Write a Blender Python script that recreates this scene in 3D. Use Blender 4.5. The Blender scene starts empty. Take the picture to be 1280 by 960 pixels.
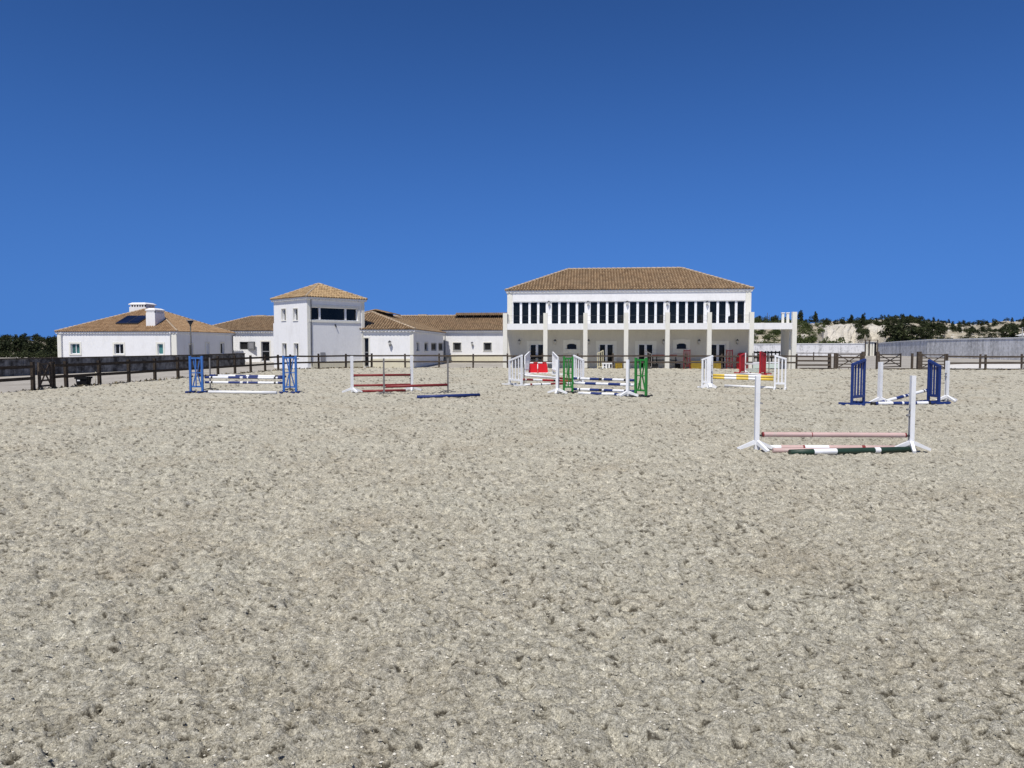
import bpy, math, random
import numpy as np
from mathutils import Vector, Matrix

S = bpy.context.scene
COL = S.collection
R = math.radians
random.seed(7)

# ------------------------------------------------------------------ camera, sky, sun, exposure
FPX = 900.0                      # focal length in pixels of a 1280 px wide picture
CAM_H = 1.8
PITCH = math.atan(49 / FPX)
cam_d = bpy.data.cameras.new('camera')
cam = bpy.data.objects.new('camera', cam_d)
COL.objects.link(cam)
cam_d.sensor_width = 36
cam_d.lens = 36 * FPX / 1280
cam_d.clip_start = 0.05
cam_d.clip_end = 20000
cam.location = (0, 0, CAM_H)
cam.rotation_euler = (math.pi / 2 - PITCH, 0, 0)
S.camera = cam

SUN_AZ = R(21)                   # behind the viewer, towards the left
SUN_EL = R(60)
sdir = Vector((-math.sin(SUN_AZ) * math.cos(SUN_EL), -math.cos(SUN_AZ) * math.cos(SUN_EL), math.sin(SUN_EL)))
world = bpy.data.worlds.new('World')
S.world = world
world.use_nodes = True
wt = world.node_tree
for n in list(wt.nodes):
    wt.nodes.remove(n)
sky = wt.nodes.new('ShaderNodeTexSky')
sky.sky_type = 'NISHITA'
sky.sun_disc = False
sky.sun_elevation = SUN_EL
sky.sun_rotation = math.atan2(sdir.x, sdir.y)
sky.altitude = 3000
sky.air_density = 0.6
sky.dust_density = 0.0
sky.ozone_density = 10.0
bg = wt.nodes.new('ShaderNodeBackground')
bg.inputs['Strength'].default_value = 0.118
wo = wt.nodes.new('ShaderNodeOutputWorld')
# a dry, clear day: the pale band low on the horizon is left out by reading the sky a little higher up
tc = wt.nodes.new('ShaderNodeTexCoord')
sx = wt.nodes.new('ShaderNodeSeparateXYZ')
mx = wt.nodes.new('ShaderNodeMath'); mx.operation = 'MAXIMUM'; mx.inputs[1].default_value = 0.0
pw_ = wt.nodes.new('ShaderNodeMath'); pw_.operation = 'POWER'; pw_.inputs[1].default_value = 1.8
ma = wt.nodes.new('ShaderNodeMath'); ma.operation = 'MULTIPLY_ADD'; ma.inputs[1].default_value = 0.95; ma.inputs[2].default_value = 0.112
cx_ = wt.nodes.new('ShaderNodeCombineXYZ')
nv = wt.nodes.new('ShaderNodeVectorMath'); nv.operation = 'NORMALIZE'
wt.links.new(tc.outputs['Generated'], sx.inputs[0])
wt.links.new(sx.outputs[0], cx_.inputs[0]); wt.links.new(sx.outputs[1], cx_.inputs[1])
wt.links.new(sx.outputs[2], mx.inputs[0]); wt.links.new(mx.outputs[0], pw_.inputs[0]); wt.links.new(pw_.outputs[0], ma.inputs[0]); wt.links.new(ma.outputs[0], cx_.inputs[2])
wt.links.new(cx_.outputs[0], nv.inputs[0]); wt.links.new(nv.outputs[0], sky.inputs[0])
hs = wt.nodes.new('ShaderNodeHueSaturation'); hs.inputs['Saturation'].default_value = 1.10; hs.inputs['Hue'].default_value = 0.504
wt.links.new(sky.outputs[0], hs.inputs['Color'])
wt.links.new(hs.outputs[0], bg.inputs[0])
wt.links.new(bg.outputs[0], wo.inputs[0])

sun_d = bpy.data.lights.new('sun', 'SUN')
sun_d.energy = 4.7
sun_d.angle = R(0.5)
sun_d.color = (1.0, 0.955, 0.89)
sun = bpy.data.objects.new('sun', sun_d)
COL.objects.link(sun)
sun.rotation_euler = (-sdir).to_track_quat('-Z', 'Y').to_euler()

S.cycles.denoising_prefilter = 'NONE'
S.view_settings.view_transform = 'Standard'
S.view_settings.look = 'None'
S.view_settings.exposure = 0.0
S.view_settings.gamma = 1.0
S.view_settings.use_curve_mapping = False

# ------------------------------------------------------------------ pixel helpers (photo pixels, 1280 x 960)
CP, SP = math.cos(PITCH), math.sin(PITCH)
def ray(u, v):
    xc, yc = (u - 640) / FPX, (480 - v) / FPX
    return Vector((xc, CP + yc * SP, -SP + yc * CP))
def gnd(u, v, z=0.0):            # point of the plane z seen at a pixel
    d = ray(u, v)
    t = (z - CAM_H) / d.z
    return Vector((d.x * t, d.y * t, z))
def at(u, Y, z=0.0):             # point at depth Y seen in column u
    return Vector(((u - 640) / FPX * Y, Y, z))
def zat(v, Y):                   # height seen at row v at depth Y
    d = ray(640, v)
    return CAM_H + d.z / d.y * Y
def lu(u, O, U):                 # distance along the line O + s*U where column u meets it
    k = (u - 640) / FPX
    return (k * O[1] - O[0]) / (U[0] - k * U[1])

# ------------------------------------------------------------------ materials
def nt(name):
    m = bpy.data.materials.new(name)
    m.use_nodes = True
    t = m.node_tree
    return m, t, t.nodes['Principled BSDF']
def node(t, kind, **kw):
    n = t.nodes.new(kind)
    for k, v in kw.items():
        setattr(n, k, v)
    return n
def noise(t, scale, detail=4, rough=0.6, vec=None, dist=0.0):
    n = node(t, 'ShaderNodeTexNoise')
    n.inputs['Scale'].default_value = scale
    n.inputs['Detail'].default_value = detail
    n.inputs['Roughness'].default_value = rough
    n.inputs['Distortion'].default_value = dist
    if vec: t.links.new(vec, n.inputs['Vector'])
    return n
def ramp(t, src, stops):
    n = node(t, 'ShaderNodeValToRGB')
    while len(n.color_ramp.elements) > len(stops): n.color_ramp.elements.remove(n.color_ramp.elements[-1])
    while len(n.color_ramp.elements) < len(stops): n.color_ramp.elements.new(0.5)
    for e, (p, c) in zip(n.color_ramp.elements, stops):
        e.position = p
        e.color = (c, c, c, 1) if isinstance(c, (int, float)) else (*c, 1)
    t.links.new(src, n.inputs[0])
    return n
def mixc(t, fac, a, b, mode='MIX'):
    n = node(t, 'ShaderNodeMix', data_type='RGBA', blend_type=mode)
    if isinstance(fac, (int, float)): n.inputs[0].default_value = fac
    else: t.links.new(fac, n.inputs[0])
    for i, c in ((6, a), (7, b)):
        if isinstance(c, tuple): n.inputs[i].default_value = (*c, 1)
        else: t.links.new(c, n.inputs[i])
    return n.outputs[2]
def objvec(t, scale=(1, 1, 1), world=False):
    mp = node(t, 'ShaderNodeMapping')
    mp.inputs['Scale'].default_value = scale
    if world:
        g = node(t, 'ShaderNodeNewGeometry')
        t.links.new(g.outputs['Position'], mp.inputs[0])
    else:
        c = node(t, 'ShaderNodeTexCoord')
        t.links.new(c.outputs['Object'], mp.inputs[0])
    return mp.outputs[0]
def bump(t, bsdf, h, strength, dist):
    b = node(t, 'ShaderNodeBump')
    b.inputs['Strength'].default_value = strength
    b.inputs['Distance'].default_value = dist
    t.links.new(h, b.inputs['Height'])
    t.links.new(b.outputs[0], bsdf.inputs['Normal'])
    return b

def m_plain(name, col, rough=0.6, var=0.12, scale=6.0, bumpd=0.0, world=False, spec=0.4, dirt=None, stretch=(1, 1, 1)):
    m, t, b = nt(name)
    v = objvec(t, stretch, world)
    n = noise(t, scale, 5, 0.65, v)
    lo = tuple(c * (1 - var) for c in col); hi = tuple(min(1, c * (1 + var)) for c in col)
    r = ramp(t, n.outputs[0], [(0.3, lo), (0.7, hi)])
    out = r.outputs[0]
    if dirt:
        n2 = noise(t, scale * 0.35, 6, 0.7, v)
        f = ramp(t, n2.outputs[0], [(dirt[1], 0.0), (dirt[2], dirt[3])])
        out = mixc(t, f.outputs[0], out, dirt[0])
    t.links.new(out, b.inputs['Base Color'])
    b.inputs['Roughness'].default_value = rough
    b.inputs['Specular IOR Level'].default_value = spec
    if bumpd: bump(t, b, n.outputs[0], 0.6, bumpd)
    return m

def m_plaster(name, col, dirtc=(0.45, 0.43, 0.38)):
    m, t, b = nt(name)
    v = objvec(t, (1, 1, 0.35))
    n = noise(t, 1.3, 6, 0.65, v)
    n2 = noise(t, 9, 5, 0.6, v)
    f = ramp(t, n.outputs[0], [(0.5, 0.0), (0.85, 0.32)])
    c = mixc(t, f.outputs[0], col, dirtc)
    f2 = ramp(t, n2.outputs[0], [(0.3, 0.93), (0.7, 1.0)])
    c = mixc(t, 1.0, c, f2.outputs[0], 'MULTIPLY')
    t.links.new(c, b.inputs['Base Color'])
    b.inputs['Roughness'].default_value = 0.85
    b.inputs['Specular IOR Level'].default_value = 0.2
    n3 = noise(t, 30, 4, 0.6)
    bump(t, b, n3.outputs[0], 0.25, 0.01)
    return m

def m_tiles(name, a, bcol, c3):
    m, t, b = nt(name)
    at_ = node(t, 'ShaderNodeAttribute', attribute_name='tile')
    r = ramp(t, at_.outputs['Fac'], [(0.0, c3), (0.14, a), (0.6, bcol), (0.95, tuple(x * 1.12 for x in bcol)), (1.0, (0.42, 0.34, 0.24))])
    v = objvec(t)
    n = noise(t, 0.7, 6, 0.7, v)
    f = ramp(t, n.outputs[0], [(0.48, 0.0), (0.8, 0.4)])
    c = mixc(t, f.outputs[0], r.outputs[0], (0.22, 0.185, 0.13))
    n2 = noise(t, 14, 4, 0.7, v)
    f2 = ramp(t, n2.outputs[0], [(0.3, 0.72), (0.7, 1.08)])
    c = mixc(t, 1.0, c, f2.outputs[0], 'MULTIPLY')
    t.links.new(c, b.inputs['Base Color'])
    b.inputs['Roughness'].default_value = 0.85
    b.inputs['Specular IOR Level'].default_value = 0.2
    return m

def m_stain_wall(name, base, stain, lo, hi):
    m, t, b = nt(name)
    v = objvec(t, (1, 1, 0.12), True)
    n = noise(t, 0.9, 8, 0.75, v)
    v2 = objvec(t, (1, 1, 1), True)
    n2 = noise(t, 2.2, 8, 0.75, v2)
    a = node(t, 'ShaderNodeMath', operation='ADD')
    t.links.new(n.outputs[0], a.inputs[0]); t.links.new(n2.outputs[0], a.inputs[1])
    h = node(t, 'ShaderNodeMath', operation='MULTIPLY'); h.inputs[1].default_value = 0.5
    t.links.new(a.outputs[0], h.inputs[0])
    f = ramp(t, h.outputs[0], [(lo, 0.0), (hi, 1.0)])
    c = mixc(t, f.outputs[0], base, stain)
    t.links.new(c, b.inputs['Base Color'])
    b.inputs['Roughness'].default_value = 0.9
    b.inputs['Specular IOR Level'].default_value = 0.15
    bump(t, b, n2.outputs[0], 0.4, 0.03)
    return m

def m_glass(name, col, rough=0.06):
    m, t, b = nt(name)
    v = objvec(t)
    n = noise(t, 0.8, 3, 0.5, v)
    r = ramp(t, n.outputs[0], [(0.35, tuple(c * 0.6 for c in col)), (0.7, tuple(c * 1.5 for c in col))])
    t.links.new(r.outputs[0], b.inputs['Base Color'])
    b.inputs['Roughness'].default_value = rough
    b.inputs['IOR'].default_value = 1.33
    n2 = noise(t, 0.5, 2, 0.5, v)
    bump(t, b, n2.outputs[0], 0.15, 0.02)
    return m

def m_wood(name, dark, light, scale=3.0):
    m, t, b = nt(name)
    v = objvec(t, (1, 6, 6))
    n = noise(t, scale, 7, 0.7, v, 0.3)
    r = ramp(t, n.outputs[0], [(0.3, dark), (0.72, light)])
    t.links.new(r.outputs[0], b.inputs['Base Color'])
    b.inputs['Roughness'].default_value = 0.9
    b.inputs['Specular IOR Level'].default_value = 0.15
    bump(t, b, n.outputs[0], 0.5, 0.01)
    return m

def m_paint(name, col, chip=(0.35, 0.31, 0.25), amount=0.62, rough=0.5):
    m, t, b = nt(name)
    v = objvec(t)
    n = noise(t, 7, 7, 0.75, v)
    n2 = noise(t, 1.7, 5, 0.6, v)
    r = ramp(t, n2.outputs[0], [(0.3, tuple(c * 0.86 for c in col)), (0.7, tuple(min(1, c * 1.06) for c in col))])
    f = ramp(t, n.outputs[0], [(amount, 0.0), (amount + 0.08, 0.6)])
    c = mixc(t, f.outputs[0], r.outputs[0], chip)
    t.links.new(c, b.inputs['Base Color'])
    b.inputs['Roughness'].default_value = rough
    b.inputs['Specular IOR Level'].default_value = 0.35
    bump(t, b, n.outputs[0], 0.2, 0.004)
    return m

def m_leaf(name, a, b_):
    m, t, b = nt(name)
    at_ = node(t, 'ShaderNodeAttribute', attribute_name='tint')
    r = ramp(t, at_.outputs['Fac'], [(0.0, a), (1.0, b_)])
    t.links.new(r.outputs[0], b.inputs['Base Color'])
    b.inputs['Roughness'].default_value = 0.7
    b.inputs['Specular IOR Level'].default_value = 0.15
    return m

def m_sand():
    m, t, b = nt('arena_sand')
    v = objvec(t, (1, 1, 1), True)
    big = noise(t, 0.22, 5, 0.6, v)
    mid = noise(t, 1.9, 6, 0.65, v)
    v2 = objvec(t, (1, 2.1, 1), True)
    speck = noise(t, 10.0, 9, 0.85, v2, 0.4)
    fine = noise(t, 26, 6, 0.78, v)
    grit = noise(t, 150, 3, 0.7, v)
    r = ramp(t, fine.outputs[0], [(0.32, (0.13, 0.11, 0.075)), (0.42, (0.43, 0.40, 0.315)), (0.58, (0.54, 0.51, 0.415)), (0.72, (0.76, 0.735, 0.635))])
    f = ramp(t, mid.outputs[0], [(0.42, 0.0), (0.72, 0.35)])
    c = mixc(t, f.outputs[0], r.outputs[0], (0.36, 0.32, 0.235))
    f2 = ramp(t, big.outputs[0], [(0.42, 0.0), (0.70, 0.40)])
    c = mixc(t, f2.outputs[0], c, (0.49, 0.485, 0.405))
    pt = noise(t, 0.55, 6, 0.7, v, 0.6)
    f3 = ramp(t, pt.outputs[0], [(0.52, 0.0), (0.68, 0.45)])
    c = mixc(t, f3.outputs[0], c, (0.335, 0.28, 0.195))
    s1 = ramp(t, speck.outputs[0], [(0.36, 0.9), (0.44, 0.0)])
    c = mixc(t, s1.outputs[0], c, (0.10, 0.085, 0.055))  # dark specks painted in for the shade of small hollows
    s2 = ramp(t, speck.outputs[0], [(0.56, 0.0), (0.72, 0.65)])
    c = mixc(t, s2.outputs[0], c, (0.70, 0.68, 0.60))
    dm = node(t, 'ShaderNodeAttribute', attribute_name='pit_shade')
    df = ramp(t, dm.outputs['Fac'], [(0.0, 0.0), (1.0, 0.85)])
    c = mixc(t, df.outputs[0], c, (0.045, 0.037, 0.024))  # pits get a near-black colour that paints in the shade of the holes
    g = ramp(t, grit.outputs[0], [(0.30, 0.35), (0.45, 0.95), (0.68, 1.3)])
    c = mixc(t, 1.0, c, g.outputs[0], 'MULTIPLY')
    for sc_, lo_, hi_ in ((120, 0.62, 1.32), (48, 0.66, 1.24), (17, 0.84, 1.12), (4.5, 0.93, 1.05)):     # grain at every size
        gn = noise(t, sc_, 2, 0.6, v)
        gr = ramp(t, gn.outputs[0], [(0.32, lo_), (0.46, 0.96), (0.54, 1.04), (0.68, hi_)])
        c = mixc(t, 1.0, c, gr.outputs[0], 'MULTIPLY')
    t.links.new(c, b.inputs['Base Color'])
    b.inputs['Roughness'].default_value = 0.95
    b.inputs['Specular IOR Level'].default_value = 0.1
    ad = node(t, 'ShaderNodeMath', operation='MULTIPLY_ADD')
    ad.inputs[1].default_value = 0.18
    t.links.new(grit.outputs[0], ad.inputs[0]); t.links.new(fine.outputs[0], ad.inputs[2])
    a2 = node(t, 'ShaderNodeMath', operation='MULTIPLY_ADD')
    a2.inputs[1].default_value = 0.7
    t.links.new(speck.outputs[0], a2.inputs[0]); t.links.new(ad.outputs[0], a2.inputs[2])
    bump(t, b, a2.outputs[0], 1.0, 0.02)
    return m

def m_ground(name, a, c2, scale=0.5, bumpd=0.05):
    m, t, b = nt(name)
    v = objvec(t, (1, 1, 1), True)
    n = noise(t, scale, 8, 0.7, v)
    n2 = noise(t, scale * 14, 6, 0.7, v)
    r = ramp(t, n.outputs[0], [(0.35, a), (0.68, c2)])
    f = ramp(t, n2.outputs[0], [(0.3, 0.72), (0.7, 1.12)])
    c = mixc(t, 1.0, r.outputs[0], f.outputs[0], 'MULTIPLY')
    t.links.new(c, b.inputs['Base Color'])
    b.inputs['Roughness'].default_value = 0.95
    b.inputs['Specular IOR Level'].default_value = 0.1
    bump(t, b, n2.outputs[0], 0.8, bumpd)
    return m

M = {}
M['white'] = m_plaster('white_plaster', (0.84, 0.84, 0.83))
M['veranda_shaded'] = m_plaster('shaded_veranda_plaster', (0.66, 0.635, 0.56), (0.45, 0.42, 0.35))  # cream plaster with the shade under the balcony worked into its colour
M['cream'] = m_plaster('cream_stone', (0.79, 0.775, 0.69), (0.5, 0.46, 0.36))
M['plinth'] = m_plaster('cream_plinth', (0.66, 0.62, 0.47), (0.42, 0.37, 0.27))
M['frame'] = m_plain('white_frame', (0.80, 0.81, 0.82), 0.4, 0.04)
M['grey_frame'] = m_plain('grey_frame', (0.16, 0.165, 0.17), 0.5, 0.1)
M['glass'] = m_glass('dark_glass', (0.007, 0.009, 0.010))
M['green_glass'] = m_glass('green_glass', (0.06, 0.17, 0.17))
M['black'] = m_plain('black_interior', (0.008, 0.008, 0.009), 0.8, 0.1)
M['tile_brown'] = m_tiles('brown_clay_tiles', (0.23, 0.15, 0.085), (0.335, 0.235, 0.14), (0.13, 0.088, 0.052))
M['tile_orange'] = m_tiles('orange_clay_tiles', (0.31, 0.19, 0.10), (0.43, 0.285, 0.16), (0.20, 0.12, 0.065))
M['tile_pale'] = m_tiles('pale_clay_tiles', (0.33, 0.215, 0.115), (0.50, 0.355, 0.195), (0.16, 0.11, 0.065))
M['mortar'] = m_plain('ridge_clay', (0.43, 0.345, 0.245), 0.85, 0.2, 5)
M['panel_blue'] = m_glass('solar_cell', (0.008, 0.011, 0.030), 0.15)
M['metal'] = m_plain('grey_metal', (0.25, 0.25, 0.25), 0.45, 0.15)
M['dark_metal'] = m_plain('dark_metal', (0.04, 0.04, 0.04), 0.5, 0.2)
M['rail_metal'] = m_plain('rail_metal', (0.12, 0.12, 0.12), 0.5, 0.2)
M['fence'] = m_wood('weathered_timber', (0.035, 0.026, 0.020), (0.13, 0.105, 0.082))
M['fence_shaded'] = m_wood('shaded_timber', (0.018, 0.014, 0.011), (0.085, 0.066, 0.050))  # same weathered timber, its colour darkened for the side in shade
M['wall_dark'] = m_stain_wall('stained_dark_wall', (0.40, 0.40, 0.40), (0.045, 0.043, 0.042), 0.30, 0.56)
M['wall_grey'] = m_stain_wall('stained_grey_wall', (0.74, 0.74, 0.73), (0.17, 0.17, 0.165), 0.42, 0.68)
M['wall_white'] = m_stain_wall('stained_white_wall', (0.80, 0.80, 0.80), (0.25, 0.25, 0.25), 0.50, 0.66)
M['coping'] = m_plain('coping', (0.68, 0.68, 0.66), 0.85, 0.15, 2)
M['sand'] = m_sand()
M['grit'] = m_plain('pale_grit', (0.70, 0.67, 0.58), 0.9, 0.2, 40, 0, True, 0.1)
M['gravel'] = m_ground('pale_gravel', (0.33, 0.305, 0.265), (0.46, 0.435, 0.385), 0.35, 0.03)
M['pale_path'] = m_ground('pale_path', (0.62, 0.60, 0.56), (0.78, 0.76, 0.72), 0.6, 0.02)
M['hill'] = m_ground('hill_soil', (0.27, 0.235, 0.165), (0.56, 0.51, 0.41), 0.09, 0.3)
M['chalk'] = m_ground('chalk_cut', (0.58, 0.54, 0.455), (0.74, 0.70, 0.62), 0.16, 0.7)
M['leaf'] = m_leaf('pine_foliage', (0.010, 0.015, 0.006), (0.048, 0.058, 0.022))
M['scrub'] = m_leaf('scrub_foliage', (0.022, 0.036, 0.010), (0.095, 0.115, 0.038))
M['weed'] = m_leaf('dry_weed', (0.10, 0.075, 0.045), (0.24, 0.20, 0.12))
M['bark'] = m_plain('bark', (0.10, 0.075, 0.055), 0.9, 0.3, 8, 0.02)
M['p_white'] = m_paint('white_paint', (0.82, 0.83, 0.84), (0.42, 0.39, 0.34), 0.68)
M['p_blue'] = m_paint('mid_blue_paint', (0.040, 0.145, 0.43), (0.02, 0.04, 0.12), 0.70)
M['p_royal'] = m_paint('royal_blue_paint', (0.012, 0.036, 0.175), (0.12, 0.13, 0.2), 0.70)
M['p_navy'] = m_paint('navy_paint', (0.016, 0.034, 0.155), (0.12, 0.13, 0.2), 0.70)
M['p_green'] = m_paint('green_paint', (0.025, 0.20, 0.035), (0.06, 0.12, 0.05), 0.70)
M['p_dkgreen'] = m_paint('dark_green_paint', (0.018, 0.045, 0.030), (0.2, 0.2, 0.18), 0.64)
M['p_red'] = m_paint('red_paint', (0.40, 0.016, 0.022), (0.25, 0.1, 0.08), 0.70)
M['p_rose'] = m_paint('faded_rose_paint', (0.56, 0.40, 0.37), (0.47, 0.40, 0.36), 0.56)
M['p_maroon'] = m_paint('maroon_paint', (0.215, 0.026, 0.027), (0.36, 0.24, 0.21), 0.62)
M['p_yellow'] = m_paint('yellow_paint', (0.74, 0.52, 0.075), (0.5, 0.45, 0.3), 0.66)
M['p_mint'] = m_paint('pale_mint_paint', (0.60, 0.68, 0.60), (0.4, 0.4, 0.35), 0.66)
M['p_cream'] = m_paint('cream_paint', (0.62, 0.57, 0.40), (0.3, 0.25, 0.18), 0.62)
M['p_grey'] = m_paint('grey_paint', (0.22, 0.21, 0.20), (0.10, 0.09, 0.08), 0.60)
M['p_black'] = m_paint('black_paint', (0.018, 0.018, 0.020), (0.12, 0.11, 0.10), 0.68)
M['plastic_black'] = m_plain('black_plastic', (0.008, 0.008, 0.009), 0.7, 0.2, spec=0.15)
M['plastic_red'] = m_plain('red_plastic', (0.62, 0.014, 0.018), 0.35, 0.10, 3)
M['plastic_grey'] = m_plain('grey_plastic', (0.25, 0.25, 0.26), 0.5, 0.1)
M['lamp_glass'] = m_plain('lamp_glass', (0.55, 0.55, 0.52), 0.3, 0.05)

# ------------------------------------------------------------------ mesh builder
class B:
    def __init__(s): s.v, s.f, s.mi, s.sm, s.mats = [], [], [], [], []
    def m(s, mat):
        mat = M[mat] if isinstance(mat, str) else mat
        if mat not in s.mats: s.mats.append(mat)
        return s.mats.index(mat)
    def face(s, pts, mat, smooth=False):
        i = len(s.v); s.v += [tuple(p) for p in pts]
        s.f.append(tuple(range(i, i + len(pts)))); s.mi.append(s.m(mat)); s.sm.append(smooth)
    def hexa(s, p, mat):        # 8 points: bottom 4 ccw from above, top 4
        i = len(s.v); s.v += [tuple(q) for q in p]; k = s.m(mat)
        for f in ((3, 2, 1, 0), (4, 5, 6, 7), (0, 1, 5, 4), (1, 2, 6, 5), (2, 3, 7, 6), (3, 0, 4, 7)):
            s.f.append(tuple(i + j for j in f)); s.mi.append(k); s.sm.append(False)
    def box(s, x0, x1, y0, y1, z0, z1, mat):
        s.hexa([(x0, y0, z0), (x1, y0, z0), (x1, y1, z0), (x0, y1, z0), (x0, y0, z1), (x1, y0, z1), (x1, y1, z1), (x0, y1, z1)], mat)
    def obox(s, o, d, a0, a1, d0, d1, z0, z1, mat):   # a along d, d outward (right of d)
        d = Vector((d[0], d[1])).normalized(); n = Vector((d.y, -d.x)); o = Vector((o[0], o[1]))
        q = []
        for z in (z0, z1):
            for a, e in ((a0, d1), (a1, d1), (a1, d0), (a0, d0)):
                p = o + d * a + n * e; q.append((p.x, p.y, z))
        s.hexa(q, mat)
    def beam(s, p0, p1, w, h, mat, w1=None, h1=None):       # square bar between two points
        p0, p1 = Vector(p0), Vector(p1); w1 = w1 or w; h1 = h1 or h
        t = (p1 - p0).normalized()
        up = Vector((0, 0, 1)) if abs(t.z) < 0.95 else Vector((0, 1, 0))
        x = t.cross(up).normalized(); y = x.cross(t).normalized()
        q = []
        for p, a, b in ((p0, w, h), (p1, w1, h1)):
            for i, j in ((-1, -1), (1, -1), (1, 1), (-1, 1)):
                q.append(p + x * (i * a / 2) + y * (j * b / 2))
        i0 = len(s.v); s.v += [tuple(p) for p in q]; k = s.m(mat)
        for f in ((0, 1, 2, 3), (7, 6, 5, 4), (1, 0, 4, 5), (2, 1, 5, 6), (3, 2, 6, 7), (0, 3, 7, 4)):
            s.f.append(tuple(i0 + j for j in f)); s.mi.append(k); s.sm.append(False)
    def tube(s, pts, rad, mat, n=10, mats=None, caps=True):
        pts = [Vector(p) for p in pts]
        if isinstance(rad, (int, float)): rad = [rad] * len(pts)
        t0 = (pts[-1] - pts[0]).normalized()
        up = Vector((0, 0, 1)) if abs(t0.z) < 0.9 else Vector((0, 1, 0))
        i0 = len(s.v)
        for q, (p, r) in enumerate(zip(pts, rad)):
            t = (pts[min(q + 1, len(pts) - 1)] - pts[max(q - 1, 0)])
            t = t.normalized() if t.length > 1e-9 else t0
            x = t.cross(up).normalized(); y = x.cross(t)
            for k in range(n):
                a = 2 * math.pi * k / n
                s.v.append(tuple(p + x * (math.cos(a) * r) + y * (math.sin(a) * r)))
        for q in range(len(pts) - 1):
            k = s.m(mats[q] if mats else mat)
            for j in range(n):
                j2 = (j + 1) % n
                s.f.append((i0 + q * n + j, i0 + q * n + j2, i0 + (q + 1) * n + j2, i0 + (q + 1) * n + j)); s.mi.append(k); s.sm.append(True)
        if caps:
            k = s.m(mats[0] if mats else mat)
            s.f.append(tuple(i0 + j for j in reversed(range(n)))); s.mi.append(k); s.sm.append(False)
            k = s.m(mats[-1] if mats else mat)
            e = i0 + (len(pts) - 1) * n
            s.f.append(tuple(e + j for j in range(n))); s.mi.append(k); s.sm.append(False)
    def mesh(s, name):
        me = bpy.data.meshes.new(name)
        me.from_pydata(s.v, [], s.f)
        for mt in s.mats: me.materials.append(mt)
        me.polygons.foreach_set('material_index', s.mi)
        me.polygons.foreach_set('use_smooth', s.sm)
        import bmesh
        bm = bmesh.new(); bm.from_mesh(me)
        bmesh.ops.recalc_face_normals(bm, faces=bm.faces)
        bm.to_mesh(me); bm.free()
        me.update()
        return me
    def build(s, name, parent=None, loc=None, **kw):
        return obj(name, s.mesh(name), parent, loc, **kw)

def obj(name, me, parent=None, loc=None, rotz=None, label=None, cat=None, group=None, kind=None):
    o = bpy.data.objects.new(name, me)
    COL.objects.link(o)
    if parent: o.parent = parent
    if loc is not None: o.location = loc
    if rotz is not None: o.rotation_euler = (0, 0, rotz)
    tag(o, label, cat, group, kind)
    return o
def tag(o, label=None, cat=None, group=None, kind=None):
    if label: o['label'] = label
    if cat: o['category'] = cat
    if group: o['group'] = group
    if kind: o['kind'] = kind
    return o
def thing(name, label, cat, loc=(0, 0, 0), rotz=0.0, group=None):
    return obj(name, None, None, loc, rotz, label, cat, group)

# ------------------------------------------------------------------ building parts
def wall_face(b, o, d, L, z0, z1, mat, th=0.22, ops=()):
    """wall front with real openings; o start, d direction, outward is right of d"""
    d = Vector((d[0], d[1])).normalized(); n = Vector((d.y, -d.x)); o = Vector((o[0], o[1]))
    def P(a, e, z):
        p = o + d * a + n * e
        return (p.x, p.y, z)
    xs = sorted({0.0, L} | {x for q in ops for x in q[:2]}); zs = sorted({z0, z1} | {z for q in ops for z in q[2:]})
    for xa, xb in zip(xs, xs[1:]):
        for za, zb in zip(zs, zs[1:]):
            cx, cz = (xa + xb) / 2, (za + zb) / 2
            if any(q[0] < cx < q[1] and q[2] < cz < q[3] for q in ops): continue
            b.face([P(xa, 0, za), P(xb, 0, za), P(xb, 0, zb), P(xa, 0, zb)], mat)
    for q in ops:
        xa, xb, za, zb = q
        b.face([P(xa, 0, za), P(xa, 0, zb), P(xa, -th, zb), P(xa, -th, za)], mat)
        b.face([P(xb, 0, za), P(xb, -th, za), P(xb, -th, zb), P(xb, 0, zb)], mat)
        b.face([P(xa, 0, zb), P(xb, 0, zb), P(xb, -th, zb), P(xa, -th, zb)], mat)
        b.face([P(xa, 0, za), P(xa, -th, za), P(xb, -th, za), P(xb, 0, za)], mat)

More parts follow.
